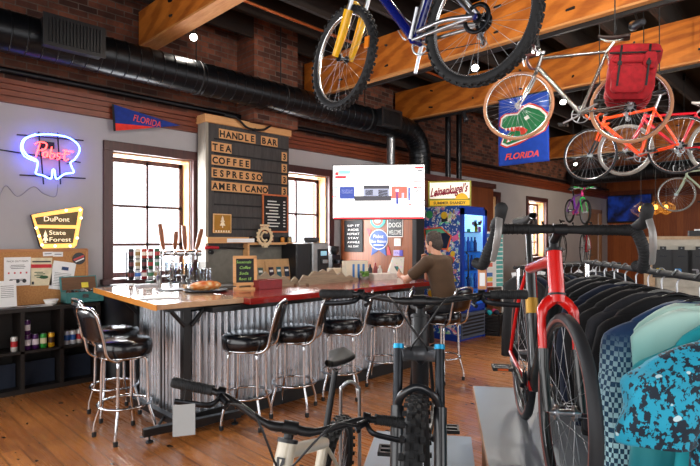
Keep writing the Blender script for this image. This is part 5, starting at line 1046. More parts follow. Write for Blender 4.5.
for x in (-.09, .13): mb.tube(catmull([(x, .06, .515), (x, .215, .48), (x, .275, .36), (x, .318, .24), (x, .318, .1)], 4), .009, 6, flat=.3); mb.box((x, .30, .3), (.035, .02, .03), 0)
mb.tube(catmull([(-.17, .235, .41), (.03, .26, .40), (.22, .235, .41)], 4), .008, 6); mb.build('strap', BLACKM, t)
B3 = spec(road, frame=ORANGEP, fork=ORANGEP, forkend=BLACK, rim=RIMSILVER, tire=DARKRUB, barmat=pm('orange_tape', '#d8501c', .6), crank=-.1, crankmat=ALU, post=ALU, tube=1.2, hoods=0)
r3, M3, S3 = bike('orange road bike hung behind the red pannier', at(678.8, 145, 6.05), at(590, 155, 6.75), B3, 'bikes hung from the ceiling')
hoist([M3 @ Vector((.2, 0, .68)), M3 @ Vector((.88, 0, .55))], 'black rope hoist holding up the orange road bike')
B4 = spec(mtb, R=.345, wb=1.05, tw=.024, frame=pm('cherry_red', '#d3122a', .3, coat=.5), fork=pm('cherry_red', '#d3122a'), sus=False, rim=RIMSILVER, tire=pm('grey_tire', '#8a8782', .7), tube=1.1, crankmat=ALU, crank=.15, saddlemat=pm('white_saddle', '#e6e3dd', .5), hb=(.86, .36), ht=(.83, .46), post=ALU, kind='road', bar='flat', barw=.3, saddle=(.19, .5))
r4, M4, S4 = bike('cherry red bike with white saddle hung behind the orange bike', at(716, 146, 6.35), at(629, 150, 6.95), B4, 'bikes hung from the ceiling')
hoist([M4 @ Vector((.2, 0, .57)), M4 @ Vector((.86, 0, .53))], 'black rope hoist holding up the cherry red bike')
B5 = spec(road, frame=pm('sage_green', '#b8c8b0', .35), fork=MATS['sage_green'], rim=RIMSILVER, tire=pm('grey_tire', '#8a8782'), crankmat=ALU, hoods=0)
r5, M5, S5 = bike('pale green road bike hung low above the far slatted display', at(733, 193, 9.6), at(681, 194.5, 10.2), B5, 'bikes hung from the ceiling')
hoist([M5 @ Vector((.2, 0, .68)), M5 @ Vector((.88, 0, .5))], 'black rope hoist holding up the pale green road bike')
B6 = spec(mtb, R=.25, wb=.78, tw=.022, bb=(.3, -.02), hb=(.62, .3), ht=(.6, .38), st=(.18, .3), saddle=(.13, .42), frame=pm('kid_purple', '#8a3fb0', .35), headmat=pm('kid_pink', '#ee3f8f', .35), fork=pm('kid_green', '#35d05a', .35), sus=False, rim=pm('grey_rim', '#77777a', .4), kind='road', bar='flat', barw=.25, stemmat=pm('kid_pink', '#ee3f8f'), barmat=pm('kid_green', '#35d05a'), ring=.05, nsp=16, crankmat=pm('kid_pink', '#ee3f8f'))
r6, M6, S6 = bike("small purple and pink child's bike with green fork hung before the far wall", at(570, 211, 10.9), at(585, 212, 10.15), B6, 'bikes hung from the ceiling')
hoist([M6 @ Vector((.14, 0, .455)), M6 @ Vector((.6, 0, .425))], "black rope hoist holding up the small child's bike")

# ================================================================= display bikes in front
RP = .655; LP = .36
# low plinths
def cdir(p, q): return (cd(*p, 0), cd(*q, 0))
a0, a1 = cd(.80, 3.37, 0), cd(.44, 1.4, 0); n_ = (a1 - a0).normalized(); s_ = Vector((-n_.y, n_.x, 0)); 
if s_.dot(RT) < 0: s_ = -s_
def slab(name, p, L, W, z, th, lab, mats):
    q = [p, p + n_ * L, p + n_ * L + s_ * W, p + s_ * W]; mb = MB().prism([(v.x, v.y) for v in q], th, 0, None, z - th); 
    q2 = [p + n_ * .05 + s_ * .05, p + n_ * (L - .05) + s_ * .05, p + n_ * (L - .05) + s_ * (W - .05), p + n_ * .05 + s_ * (W - .05)]
    t = thing(name, lab, 'display plinth', (0, 0, 0)); mb.build('plinth_top', mats[0], t, label='smooth grey top')
    MB().prism([(v.x, v.y) for v in q2], z - th, 0, None, 0).build('plinth_base', mats[1], t)
    e = MB().tube([p + Vector((0, 0, z - th / 2)), p + n_ * L + Vector((0, 0, z - th / 2))], .004, 4); q3 = [p - s_ * .004, p + n_ * L - s_ * .004, p + n_ * L, p]; MB().prism([(v.x, v.y) for v in q3], th - .004, 0, None, z - th).build('edge_band', pm('tan_edge', '#b98a68', .5), t)
GREYTOP = pm('grey_laminate', '#8f959c', .28, vary=.04, scale=3)
slab('display_plinth', a0, 2.3, .75, RP, .04, 'tall grey topped plinth under the red gravel bike', [GREYTOP, wood('plinth_ply', '#7a5a44', '#a07a5c', 'z', .6)])
b0 = a0 - s_ * .62 + n_ * .1
slab('display_plinth', b0, 2.4, .6, LP, .035, 'low grey topped plinth under the black mountain bike', [pm('blue_grey_laminate', '#8b98a6', .3, vary=.04, scale=3), MATS['plinth_ply']])
GRAVEL = spec(road, R=.345, tw=.0215, wb=.995, frame=RED, fork=RED, forkend=pm('carbon', '#1b1d1c', .3, coat=.5), headmat=RED, tube=1.55, headadd=.002, rim=pm('carbon', '#1b1d1c'), tire=pm('black_tread', '#1f2125', .65), wall=pm('brown_sidewall', '#7d4a42', .7), hb=(.86, .40), ht=(.815, .555), st=(.25, .46), saddle=(.19, .66), barw=.225, flare=.05, tape=.017, wrap=1, barmat=BLACKM, stack=.04, stemrise=.02, ext=.09, crank=2.9, reflect=True, forkr=.0145, forkw=.058, lowmat=pm('carbon', '#1b1d1c'), nsp=24, levermat=pm('grey_lever', '#8a8784', .4, .3), post=pm('carbon', '#1b1d1c'))
r7, M7, S7 = bike('red and black gravel bike with drop bars standing on the grey plinth', cd(.925, 2.79, RP + .345), cd(.745, 1.80, RP + .345), GRAVEL, 'display bikes', 0, .05)
MB().tube([(.36, .05, .12), (.3, .06, .3)], .004, 6).build('bottle_boss', STEEL, r7)
mb = MB().bx(.83, .845, -.035, .035, .30, .345); MB().tube([(.315, 0, .25), (.295, 0, .32)], .03, 14).build('gold_band', pm('gold_decal', '#b98a2c', .4, .4), r7)
p = M7 @ Vector((.93, -.31, .57)); 
ENDURO = spec(mtb, R=.37, tw=.031, wb=1.17, bb=(.43, -.03), hb=(.875, .455), ht=(.83, .575), frame=BLACK, fork=pm('fork_black', '#1d1f23', .3, coat=.4), crown=pm('fork_crown', '#4c4e52', .4, .3), cap=pm('fork_cap_blue', '#1c9ccc', .3, .4), barw=.39, rise=.02, crank=.05, forkw=.072, tube=1.6, headadd=.006, saddle=(.21, .50))
r8, M8, S8 = bike('black mountain bike with blue fork caps standing on the low plinth', cd(.385, 2.78, LP + .37), cd(.215, 1.62, LP + .37), ENDURO, 'display bikes', 0, -.04)
mb = MB().box((.868, 0, .515), (.02, .03, .035), 0); mb.build('head_badge', pm('badge_grey', '#8f949a', .4, .5), r8)
TRAIL = spec(mtb, frame=CREAM, headmat=CREAM, fork=CREAM, sus=True, crown=BLACK, stanchion=BLACK, cap=BLACK, tube=1.5, headadd=.006, st=(.28, .36), saddle=(.19, .66), barw=.405, rise=.06, stack=.04, crank=1.2, R=.36, tw=.029, hb=(.86, .465), ht=(.818, .575))
r9, M9, S9 = bike('cream mountain bike with wide black handlebar standing nearest the bar stools', cd(-.08, 2.55, .375), cd(-.33, 1.40, .36), TRAIL, 'display bikes', -.10, .29)
hc = (Vector((.86, 0, .465)) + Vector((.818, 0, .575))) / 2
m = frame(hc + Vector((.0335, 0, .013)), Vector((.93, 0, .37))); mb = MB().prism([(-.013, .014), (.013, .014), (.013, -.004), (0, -.02), (-.013, -.004)], .003, 0, m).prism([(-.004, .009), (.004, .009), (0, -.013)], .001, 1, m, .003); mb.build('head_badge', [BLACK, CREAM], [o for o in KIDS(r9) if o.name.startswith('head_tube')][0])
# price tag hung from the trail bike's brake lever
bar9 = [o for o in KIDS(r9) if o.name.startswith('handlebar')][0]
q = M9 @ S9 @ Vector((.80 + .04, -.26, .58))
t = at(184, 408, 1.5); nrm = Vector((-t.x, -t.y, 0)).normalized(); m = frame(t, nrm); mb = MB().box((0, -.035, 0), (.062, .09, .0015)).tube([(0, .017, 0), (.004, .05, -.004), (0, .068, -.005)], .0012, 5, 1)
o = one(MB(), 'x', [], 'x', 'x') if False else None
mb.M = m; mm = MB(); mm.v = [m @ v_ for v_ in mb.v]; mm.f, mm.m, mm.s = mb.f, mb.m, mb.s
one(mm, 'price_tag', [pm('tag_grey', '#a9abaa', .6, vary=.03), BLACKM], 'blank grey price tag hanging from the cream bike brake lever', 'tag')
# hoop of the bike stand behind the cream bike's rear wheel
p = cd(.0, 2.9, 0); t = thing('wheel_stand', 'steel hoop floor stand holding the cream bike rear wheel', 'bike stand', p)
dv = RT * .052
pts = [Vector((0, 0, 0)) - dv, Vector((0, 0, .7)) - dv, Vector((0, 0, .78)) - dv * .8, Vector((0, 0, .81)), Vector((0, 0, .78)) + dv * .8, Vector((0, 0, .7)) + dv, Vector((0, 0, 0)) + dv]
MB().tube(catmull(pts, 5), .01, 8).build('hoop', STEEL, t); MB().box((0, 0, .01), (.18, .4, .02)).build('base_plate', BLACK, t)
# steel base of a work stand under the bar
t = thing('work_stand_base', 'black steel stand base with levelling feet on the floor before the bar', 'stand base', (0, 0, 0)); zb = .085
pA, pB = onZ(143, 433, zb), onZ(240, 413, zb); pC = onZ(129, 397, zb); pD = pA.lerp(pB, .38)
def bar_(a, b, w, h, name):
    d_ = (b - a); m = frame(a, d_); MB().box((0, 0, d_.length / 2), (w, h, d_.length), 0, m).build(name, BLACK, t, .004)
bar_(pA, pB, .06, .06, 'cross_bar'); bar_(pC, pD, .06, .06, 'long_bar'); e = pD.lerp(pC, .3); 
MB().tube([pA.lerp(pB, .12), e], .012, 8).tube([pA.lerp(pB, .66), e], .012, 8).build('brace', BLACK, t)
for q in (pA.lerp(pB, .06), pB.lerp(pA, .06), pC.lerp(pD, .06)): MB().lathe([(.03, 0), (.03, .012), (.008, .016), (.008, zb - .02)], 12, M=Matrix.Translation((q.x, q.y, 0))).build('levelling_foot', DARKMETAL, t)
# ================================================================= clothes racks
ur = (FW * 1.0 + RT * .16).normalized(); sr = Vector((ur.y, -ur.x, 0))     # along the rail, across it (to the wheel's far side)
def rail(d): return cd(1.20 + .16 * (d - 1.4), d, 0)
RZ = 1.46
def rack(p0, p1, z, name, lab, inset=.05):
    t = thing(name, lab, 'clothes rack', p0); u = (p1 - p0); L = u.length; u = u / L; n = Vector((u.y, -u.x, 0)); up = Vector((0, 0, z))
    MB().tube([up - u * .0, up + u * L], .014, 10).build('rail', BLACKM, t)
    for q in (u * inset, u * (L - inset)):
        MB().tube([q + Vector((0, 0, .03)), q + up], .014, 10).build('upright', CHROME, t); MB().tube([q - n * .24 + Vector((0, 0, .03)), q + n * .24 + Vector((0, 0, .03))], .016, 8).build('foot', BLACK, t)
    return t
def hanger(p, z, u, n, lab, mat, group, w=.42):
    mb = MB(); h = Vector((p.x, p.y, z)); mb.tube(catmull([h + n * .0 - Vector((0, 0, .075)), h - Vector((0, 0, .03)), h + n * .018 + Vector((0, 0, -.004)), h + Vector((0, 0, .0205)), h - n * .02 + Vector((0, 0, .0))], 5), .0035, 6, 1)
    mb.tube(catmull([h - n * w / 2 - Vector((0, 0, .165)), h - n * w * .25 - Vector((0, 0, .115)), h - Vector((0, 0, .075)), h + n * w * .25 - Vector((0, 0, .115)), h + n * w / 2 - Vector((0, 0, .165))], 5), .011, 8, 0, flat=.6)
    return one(mb, 'clothes_hanger', [mat, STEEL], lab, 'hanger', group)
def garment(p, z, u, n, lab, mats, name='jersey', cat='jersey', group=None, w=.46, L=.66, sleeve=None, seed=0, neck=True, depth=.05, sl_r=.062, collar=None, swing=0.0, sleeveless=False):
    """shirt on a hanger: body hangs from sloping shoulders, sleeves fall at the sides"""
    rr = random.Random(seed); ph = [rr.uniform(0, 6) for _ in range(6)]; h = Vector((p.x, p.y, z - .085)); t = thing(name, lab, cat, h, group=group)
    def body(uu, v):
        a = 2 * PI * uu; c, s = math.cos(a), math.sin(a)
        if v < .16: q = v / .16; wd = .075 + (w / 2 - .075) * q ** .9; zz = -.085 * q ** 1.3; dp = .03 + (depth * .6 - .03) * q
        else: q = (v - .16) / .84; wd = w / 2 * (1 - .06 * math.sin(PI * min(1, q * 1.4)) + .03 * q); zz = -.085 - (L - .085) * q; dp = depth * (.6 + .4 * min(1, q * 2))
        f = 1 + .22 * math.sin(6 * a + ph[0] + 1.5 * v) * v + .14 * math.sin(11 * a + ph[1] - 2 * v) * v
        return n * (wd * math.copysign(abs(c) ** .6, c)) + u * (dp * f * math.copysign(abs(s) ** .8, s) + swing * v) + Vector((0, 0, zz + .006 * math.sin(5 * a + ph[2]) * v))
    mb = MB().grid(body, 56, 30, 0, True); o = mb.build('body', mats[0], t); sd = o.modifiers.new('thick', 'SOLIDIFY'); sd.thickness = .003
    if sleeve:
        for s_ in (-1, 1):
            sh = n * (s_ * (w / 2 - .035)) + Vector((0, 0, -.10)); pts = [sh - n * s_ * .06 + Vector((0, 0, .035)), sh + n * s_ * .02 + Vector((0, 0, -.03)), sh + n * s_ * (.085 if sleeve < .4 else .055) + Vector((0, 0, -sleeve * .35)), sh + n * s_ * (.11 if sleeve < .4 else .06) + u * -.02 + Vector((0, 0, -sleeve * .7)), sh + n * s_ * (.125 if sleeve < .4 else .05) - u * .01 + Vector((0, 0, -sleeve))]
            cc = catmull(pts, 6); N = len(cc); mb = MB(); vs = []; K = 20
            for i, c in enumerate(cc):
                q = i / (N - 1); r = sl_r * (.6 + .55 * min(1, q * 4) - .3 * q * (1 if sleeve > .4 else .2))
                for k_ in range(K):
                    a = 2 * PI * k_ / K; f = 1 + .10 * math.sin(4 * a + ph[3] + 5 * q) + .07 * math.sin(17 * q + ph[4] + a); vs.append(c + n * (r * f * math.cos(a)) + u * (r * .62 * f * math.sin(a)))
            fs = [(i * K + k_, i * K + (k_ + 1) % K, (i + 1) * K + (k_ + 1) % K, (i + 1) * K + k_) for i in range(N - 1) for k_ in range(K)]
            mb.add(vs, fs, 0, True); o = mb.build('sleeve', mats[1] if len(mats) > 1 else mats[0], t); sd = o.modifiers.new('thick', 'SOLIDIFY'); sd.thickness = .003
    if collar:
        mb = MB(); mb.tube([n * (.085 * math.cos(a)) + u * (.034 * math.sin(a)) + Vector((0, 0, -.012 - .022 * max(0, -math.sin(a)))) for a in [2 * PI * i / 24 for i in range(24)]], .011, 6, closed=True); mb.build('collar', collar, t)
    return t
def cloth(name, fn, rough=.75):
    k = NT(name); k.link(fn(k, k.coord('Object')), k.b.inputs['Base Color']); k.b.inputs['Roughness'].default_value = rough; k.b.inputs['Sheen Weight'].default_value = .15; MATS[name] = k.m; return k.m
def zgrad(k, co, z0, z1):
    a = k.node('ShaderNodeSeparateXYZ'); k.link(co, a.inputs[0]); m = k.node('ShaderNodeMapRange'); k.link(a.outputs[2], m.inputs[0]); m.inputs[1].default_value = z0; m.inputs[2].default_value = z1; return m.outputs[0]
def camo(k, co):
    f = k.noise(k.mapping(co, (1, 1, .75)), 60, 3, .6); g = k.noise(co, 6, 2, .5); h = k.noise(k.mapping(co, (1, 1, 1), loc=(3, 1, 2)), 26, 1, .4)
    s = k.node('ShaderNodeMath', operation='ADD'); t = k.node('ShaderNodeMath', operation='MULTIPLY'); k.link(g, t.inputs[0]); t.inputs[1].default_value = .7; k.link(f, s.inputs[0]); k.link(t.outputs[0], s.inputs[1])
    c = k.ramp(s.outputs[0], [(.838, lin('#0c2132')), (.868, lin('#1ba6c8'))]); return k.mix(k.ramp(h, [(.72, (0, 0, 0, 1)), (.735, (1, 1, 1, 1))]), c, lin('#c9e6ec'))
CAMO = cloth('cyan_camo', camo)
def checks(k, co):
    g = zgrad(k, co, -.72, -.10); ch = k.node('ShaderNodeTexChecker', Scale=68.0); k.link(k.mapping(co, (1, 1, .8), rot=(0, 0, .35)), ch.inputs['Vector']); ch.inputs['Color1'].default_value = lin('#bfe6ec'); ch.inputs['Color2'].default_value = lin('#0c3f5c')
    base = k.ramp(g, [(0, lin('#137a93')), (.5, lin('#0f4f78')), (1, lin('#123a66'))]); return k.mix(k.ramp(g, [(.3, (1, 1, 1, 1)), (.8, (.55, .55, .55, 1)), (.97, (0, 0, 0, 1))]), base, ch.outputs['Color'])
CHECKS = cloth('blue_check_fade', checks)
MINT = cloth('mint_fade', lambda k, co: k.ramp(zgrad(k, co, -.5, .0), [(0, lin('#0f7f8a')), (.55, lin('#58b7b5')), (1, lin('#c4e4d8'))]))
TEAL = pm('teal_cloth', '#149aa6', .8, vary=.1); BLKC = pm('black_cloth', '#0d0d10', .85, vary=.25); NAVYC = pm('navy_cloth', '#152036', .85, vary=.2); CHARC = pm('charcoal_cloth', '#23252b', .85, vary=.2)
rack(rail(1.0), rail(3.35), RZ, 'clothes_rack', 'chrome clothes rack holding blue and teal jerseys beside the gravel bike')
GJ = 'garments on the jersey rack'
DG = pm('grey_plastic', '#7b7b78', .5); BG = pm('black_plastic', '#17181b', .4)
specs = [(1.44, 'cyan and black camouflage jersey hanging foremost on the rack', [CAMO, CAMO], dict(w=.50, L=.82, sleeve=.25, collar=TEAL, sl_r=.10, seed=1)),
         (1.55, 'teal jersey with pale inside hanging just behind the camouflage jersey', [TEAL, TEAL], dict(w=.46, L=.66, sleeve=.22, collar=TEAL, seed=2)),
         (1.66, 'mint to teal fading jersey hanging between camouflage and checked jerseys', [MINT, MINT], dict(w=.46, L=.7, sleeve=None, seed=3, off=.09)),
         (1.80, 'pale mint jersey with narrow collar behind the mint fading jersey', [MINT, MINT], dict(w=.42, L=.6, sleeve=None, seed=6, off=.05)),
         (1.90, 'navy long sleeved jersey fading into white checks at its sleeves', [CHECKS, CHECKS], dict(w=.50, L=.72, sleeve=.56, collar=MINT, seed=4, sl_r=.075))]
for d, lab, m, kw in specs:
    garment(rail(d) - sr * kw.pop('off', 0), RZ, ur, sr, lab, m, group=GJ, **kw)
for i, (d, m, L) in enumerate(((2.08, BLKC, .78), (2.22, CHARC, .75), (2.36, BLKC, .8), (2.5, BLKC, .78), (2.64, NAVYC, .76), (2.8, BLKC, .8), (2.96, BLKC, .78), (3.12, CHARC, .8))):
    garment(rail(d), RZ, ur, sr, '%s garment, %s of the dark ones behind the checked jersey' % ({BLKC.name: 'black', CHARC.name: 'charcoal', NAVYC.name: 'navy'}[m.name], ORD[i]), [m, m], 'dark_garment', 'garment', GJ, w=.48, L=L, sleeve=.5, seed=20 + i)
hs = [s_[0] for s_ in specs] + [2.08, 2.22, 2.36, 2.5, 2.64, 2.8, 2.96, 3.12]
for i, d in enumerate(hs):
    hanger(rail(d), RZ, ur, sr, '%s plastic hanger, %s' % ('grey' if i % 3 == 0 else 'black', ('carrying the ' + specs[i][1].split(' hanging')[0].split(' with ')[0].split(' fading')[0]) if i < 5 else 'holding the %s dark garment of the jersey rack' % ORD[i - 5]), DG if i % 3 == 0 else BG, 'hangers on the jersey rack')
# second rack of dark clothing further back
q0, q1 = cd(1.42, 4.5, 0), cd(2.75, 5.3, 0); u2 = (q1 - q0).normalized(); n2 = Vector((u2.y, -u2.x, 0)); L2 = (q1 - q0).length
rack(q0, q1, 1.36, 'clothes_rack', 'dark clothes rack with black shorts and jerseys behind the red bike')
for i in range(13):
    p = q0 + u2 * (.12 + i * (L2 - .24) / 12); m = (BLKC, NAVYC, BLKC, CHARC)[i % 4]
    garment(p, 1.36, u2, n2, '%s garment, %s on the rack behind the red bike' % (('black', 'navy', 'black', 'charcoal')[i % 4], (ORD + ['thirteenth'])[i]), [m, m], 'dark_garment', 'garment', 'dark garments on the rear rack', w=.46, L=.72, sleeve=None, seed=50 + i)
    hanger(p, 1.36, u2, n2, 'black hanger, %s on the rack behind the red bike' % (ORD + ['thirteenth'])[i], BG, 'hangers on the rear rack')
    if i in (1, 4, 6, 9, 11):
        M = frame(p + Vector((0, 0, 1.25)) - n2 * .17 , Vector((-p.x, -p.y, 0))) @ Matrix.Rotation(.3 - .12 * i, 4, 'Z'); mb = MB().box((0, 0, .09), (.07, .12, .002)).box((0, .02, .092), (.045, .015, .002), 1).tube([(0, .055, .09), (0, .1, .03), (0, .12, 0)], .0015, 4, 1); mb.v = [M @ v_ for v_ in mb.v]
        one(mb, 'hang_tag', [PAPER, INK], 'white hang tag dangling from the %s garment of the rear rack' % (ORD + ['thirteenth'])[i], 'tag', 'hang tags on the rear rack')

p = M7 @ Vector((.87, -.27, .50)); M = frame(p, Vector((-p.x, -p.y, 0))); mb = MB().box((0, -.05, 0), (.032, .075, .002)).box((0, -.05, .0015), (.02, .05, .001), 1).tube([(0, -.012, 0), (0, .03, 0)], .001, 4, 2); mb.v = [M @ v_ for v_ in mb.v]
one(mb, 'price_tag', [pm('tan_tag', '#c98a5a', .6), PAPER, BLACKM], 'tan price tag with white label hanging from the gravel bike drop bar', 'tag')
# ================================================================= things further back
p0 = at(653, 250, 4.9); p1 = at(735, 250, 4.6); u = (p1 - p0); u.z = 0; wG = u.length; m = frame(Vector(((p0.x + p1.x) / 2, (p0.y + p1.y) / 2, 0)), Vector((u.y, -u.x, 0)) if Vector((u.y, -u.x, 0)).dot(FW) < 0 else Vector((-u.y, u.x, 0)))
t = thing('slatwall_display', 'pale slatted display wall with hanging glove packets', 'display stand', M=m); hG = 1.62
mb = MB(); z = .1
mb.box((0, hG / 2, -.03), (wG, hG, .02))
while z < hG - .06: mb.box((0, z + .035, -.012), (wG - .06, .066, .018)); z += .076
mb.build('slat_panel', pm('slat_grey', '#b9b4a6', .6), t); mb = MB().box((-wG / 2 - .03, hG / 2, -.02), (.09, hG + .02, .07)).box((wG / 2 + .0, hG / 2, -.02), (.04, hG, .07)).box((0, hG, -.02), (wG, .03, .07)).box((0, .05, 0), (wG, .1, .3)); mb.build('frame', wood('pale_frame', '#a98a68', '#c9ad8c', 'z', .6), t)
for i, (px, c, lab) in enumerate(((663.5, '#d9c21c', 'black packet with yellow print on the slatted display'), (682.5, '#2a86c8', 'black packet with blue print on the slatted display'), (700, '#8a8a90', 'black packet at the picture edge of the slatted display'))):
    lab = lab.replace('at the picture edge of', 'with grey print on'); x = (px - 653) / 82 * wG - wG / 2; mm = m @ Matrix.Translation((x, 1.38, .0)); mb = MB(mm); mb.box((0, 0, .012), (.17, .26, .016)).cyl((0, .145, -.01), (0, .145, .05), .004, 6, 2).box((0, .14, .012), (.05, .04, .01)); mb.box((-.03, -.05, .021), (.045, .012, .002), 1).box((-.01, -.075, .021), (.02, .05, .002), 1).box((-.03, -.1, .021), (.045, .012, .002), 1).box((0, .07, .021), (.06, .012, .002), 3)
    one(mb, 'glove_packet', [BLACK, pm('print%d' % i, c, .5), STEEL, DARKMETAL], lab, 'packet', 'packets on the slatted display')
mm = m @ Matrix.Translation((.12, hG + .015, -.03)); mb = MB(mm).box((0, .025, 0), (.3, .05, .16)).box((.0, .0565, 0), (.2, .012, .12), 1); one(mb, 'shoe_box', [BLACK, PAPER], 'black shoe box with white lid on top of the slatted display', 'box')
# far television, pendant lamps
a = onX(607, 196, XR - .12); b = onX(652, 222, XR - .12); t = thing('wall_television', 'large television with dark blue picture on the far panelled wall', 'television', (XR - .12, (a.y + b.y) / 2, (a.z + b.z) / 2)); w, h = abs(a.y - b.y), abs(a.z - b.z); M = frame((0, 0, 0), (-1, 0, 0))
MB().box((0, 0, -.03), (w, h, .06), 0, M).box((0, 0, -.09), (.4, .4, .08), 0, M).build('tv_case', BLACK, t); k = NT('blue_picture'); f = k.noise(k.coord(), 3, 3); k.link(k.ramp(f, [(.35, lin('#050d2c')), (.65, lin('#1440a8'))]), k.b.inputs['Emission Color']); k.b.inputs['Emission Strength'].default_value = .55; k.b.inputs['Base Color'].default_value = lin('#05060a')
MB().box((0, .01, .002), (w * .96, h * .92, .004), 0, M).build('screen', k.m, t)
for i, (px, py, d, c, lab) in enumerate(((641, 210.5, 11.0, '#5a3a3c', 'dark wire caged pendant lamp before the far television'), (655.5, 208.5, 12.2, '#c08a2c', 'amber wire caged pendant lamp beside the dark caged one'), (666, 208.5, 12.4, '#c08a2c', 'amber wire caged pendant lamp hung nearest the slatted display'))):
    p = at(px, py, d); t = thing('pendant_lamp', lab, 'pendant lamp', p, group='caged pendant lamps'); mb = MB(); wr = pm('wire_' + c, c, .4, .5); R = .2
    for j in range(9):
        an = PI * j / 9; mb.tube(catmull([(.02 * math.cos(an), .02 * math.sin(an), .17), (R * math.cos(an), R * math.sin(an), .02), (.05 * math.cos(an), .05 * math.sin(an), -.13), (-.05 * math.cos(an), -.05 * math.sin(an), -.13), (-R * math.cos(an), -R * math.sin(an), .02), (-.02 * math.cos(an), -.02 * math.sin(an), .17)], 4), .0028, 5)
    for z, r in ((.02, R), (-.07, .14), (.1, .13)): mb.ring((0, 0, z), (0, 0, 1), r, .0028, 24, 5)
    mb.build('cage', wr, t); MB().ell((0, 0, .03), (.045, .045, .06), 12, 8).build('bulb', pm('amber_bulb', '#ffcf80', .5, emit='#ffb04a', es=7, vary=0), t); MB().cyl((0, 0, .08), (0, 0, .19), .02, 10).cyl((0, 0, .19), (0, 0, ZC - p.z), .005, 6).build('cord', BLACK, t)
    l = bpy.data.lights.new('bulb_light', 'POINT'); l.energy = 25; l.color = (1, .7, .35); l.shadow_soft_size = .06; lo = bpy.data.objects.new('bulb_light', l); COL.objects.link(lo); lo.parent = t; lo.location = (0, 0, .03)
# display pieces beyond the cooler
m = frame((8.55, 4.75, 0), (-.45, -1, 0)); t = thing('sticker_rack', 'white gridded display rack beside the blue cooler', 'display rack', M=m)
mb = MB().box((0, 1.25, 0), (.42, 1.0, .03)).box((-.2, .4, 0), (.03, .8, .03)).box((.2, .4, 0), (.03, .8, .03)).box((-.2, .015, 0), (.05, .03, .4)).box((.2, .015, 0), (.05, .03, .4)); mb.build('panel', WHITE, t); mb = MB()
for i in range(12): mb.box((.13, .79 + i * .08, .018), (.14, .06, .006), 0)
mb.build('teal_card', pm('teal_card', '#4fa79f', .5), t); mb = MB()
for i in range(11): mb.box((-.1, .8 + i * .088, .018), (.15, .07, .006), i % 4)
mb.build('colour_card', [pm('cc%d' % i, c, .5) for i, c in enumerate(('#d85a3a', '#e8d04a', '#3a6ab0', '#e8e4da'))], t)
for i, (p, w, d, h, lab) in enumerate((((8.05, 4.52), .45, .4, .36, 'black crate on the floor before the gridded display rack'), ((8.98, 4.2), .6, .5, .5, 'larger black crate further along from the gridded display rack'))):
    t = thing('black_crate', lab, 'crate', (p[0], p[1], 0), .3, 'black crates by the cooler'); mb = MB().bx(-w / 2, w / 2, -d / 2, d / 2, 0, .02)
    for q in range(6): z = .03 + q * (h - .04) / 6; mb.bx(-w / 2, w / 2, -d / 2, -d / 2 + .02, z, z + h / 9).bx(-w / 2, -w / 2 + .02, -d / 2, d / 2, z, z + h / 9).bx(w / 2 - .02, w / 2, -d / 2, d / 2, z, z + h / 9).bx(-w / 2, w / 2, d / 2 - .02, d / 2, z, z + h / 9)
    for sx in (-1, 1):
        for sy in (-1, 1): mb.box((sx * (w / 2 - .015), sy * (d / 2 - .015), h / 2), (.03, .03, h))
    mb.build('crate_body', BLACK, t); mb = MB(); rr = random.Random(i)
    for q in range(9): mb.ell((rr.uniform(-w * .36, w * .36), rr.uniform(-d * .32, d * .32), h - .02 + rr.uniform(0, .06)), (.06, .05, .045), 10, 6, q % 4)
    mb.build('crate_contents', [NAVYC, TEAL, pm('pink_cloth', '#c83a6a', .8), CHARC], t)
t = thing('service_counter', 'dark service counter before the far wall windows', 'counter', (12.3, 4.9, 0)); MB().bx(-1.7, 1.7, -.3, .3, 0, 1.0).build('counter_body', DS, t); MB().bx(-1.75, 1.75, -.35, .35, 1.0, 1.05).build('counter_top', BLACK, t)
DK2 = spec(road, frame=pm('dark_olive', '#2c2f2a', .4), fork=pm('orange_fork', '#e8923a', .4), rim=BLACK, crankmat=BLACK)
bike('dark road bike with orange fork shown on the far service counter', Vector((12.4, 5.05, 1.05 + .34)), Vector((11.45, 4.9, 1.05 + .34)), DK2, 'bikes on the service counter')
bike('dark road bike with red frame shown on the far service counter', Vector((13.75, 4.95, 1.05 + .34)), Vector((12.8, 4.75, 1.05 + .34)), spec(DK2, frame=REDC, fork=BLACK), 'bikes on the service counter')
# ================================================================= the man at the bar
SKIN = pm('skin', '#c58f74', .55, vary=.08, scale=40); SHIRT = pm('olive_shirt', '#4b3624', .85, vary=.14, scale=9); HAIR = pm('grey_brown_hair', '#3b322d', .8, vary=.35, scale=70); PANTS = pm('dark_trousers', '#22242a', .85, vary=.15); SHOE = pm('dark_shoe', '#1a1718', .5)
t = thing('person', 'person in a brown shirt seated at the bar looking at a phone', 'person', (MANX, MANY, 0), -.05)
def remesh(o, vox, it=6):
    r = o.modifiers.new('remesh', 'REMESH'); r.mode = 'VOXEL'; r.voxel_size = vox; r.use_smooth_shade = True; s = o.modifiers.new('smooth', 'SMOOTH'); s.iterations = it; s.factor = .5
HD = Matrix.Translation((0.0, .135, 1.565)) @ Matrix.Rotation(.12, 4, 'Z') @ Matrix.Rotation(-.22, 4, 'X')       # head: turned a little to the camera's side, bowed
mb = MB()
def cap(pts, r, n=12):
    mb.tube(pts, r, n)
    for p, q in ((pts[0], r[0]), (pts[-1], r[-1])): mb.ell(p, (q, q, q), 12, 8)
def E3(c, r): mb.ell((0, 0, 0), r, 18, 12, 0, HD @ Matrix.Translation(c))
E3((0, -.012, .025), (.076, .094, .092)); E3((0, .02, -.045), (.058, .07, .075)); E3((0, .05, -.085), (.036, .04, .03)); E3((0, .094, -.02), (.013, .022, .018)); E3((0, .083, .005), (.01, .02, .03)); E3((0, .08, -.06), (.024, .012, .012)); E3((0, .072, .034), (.05, .018, .012))
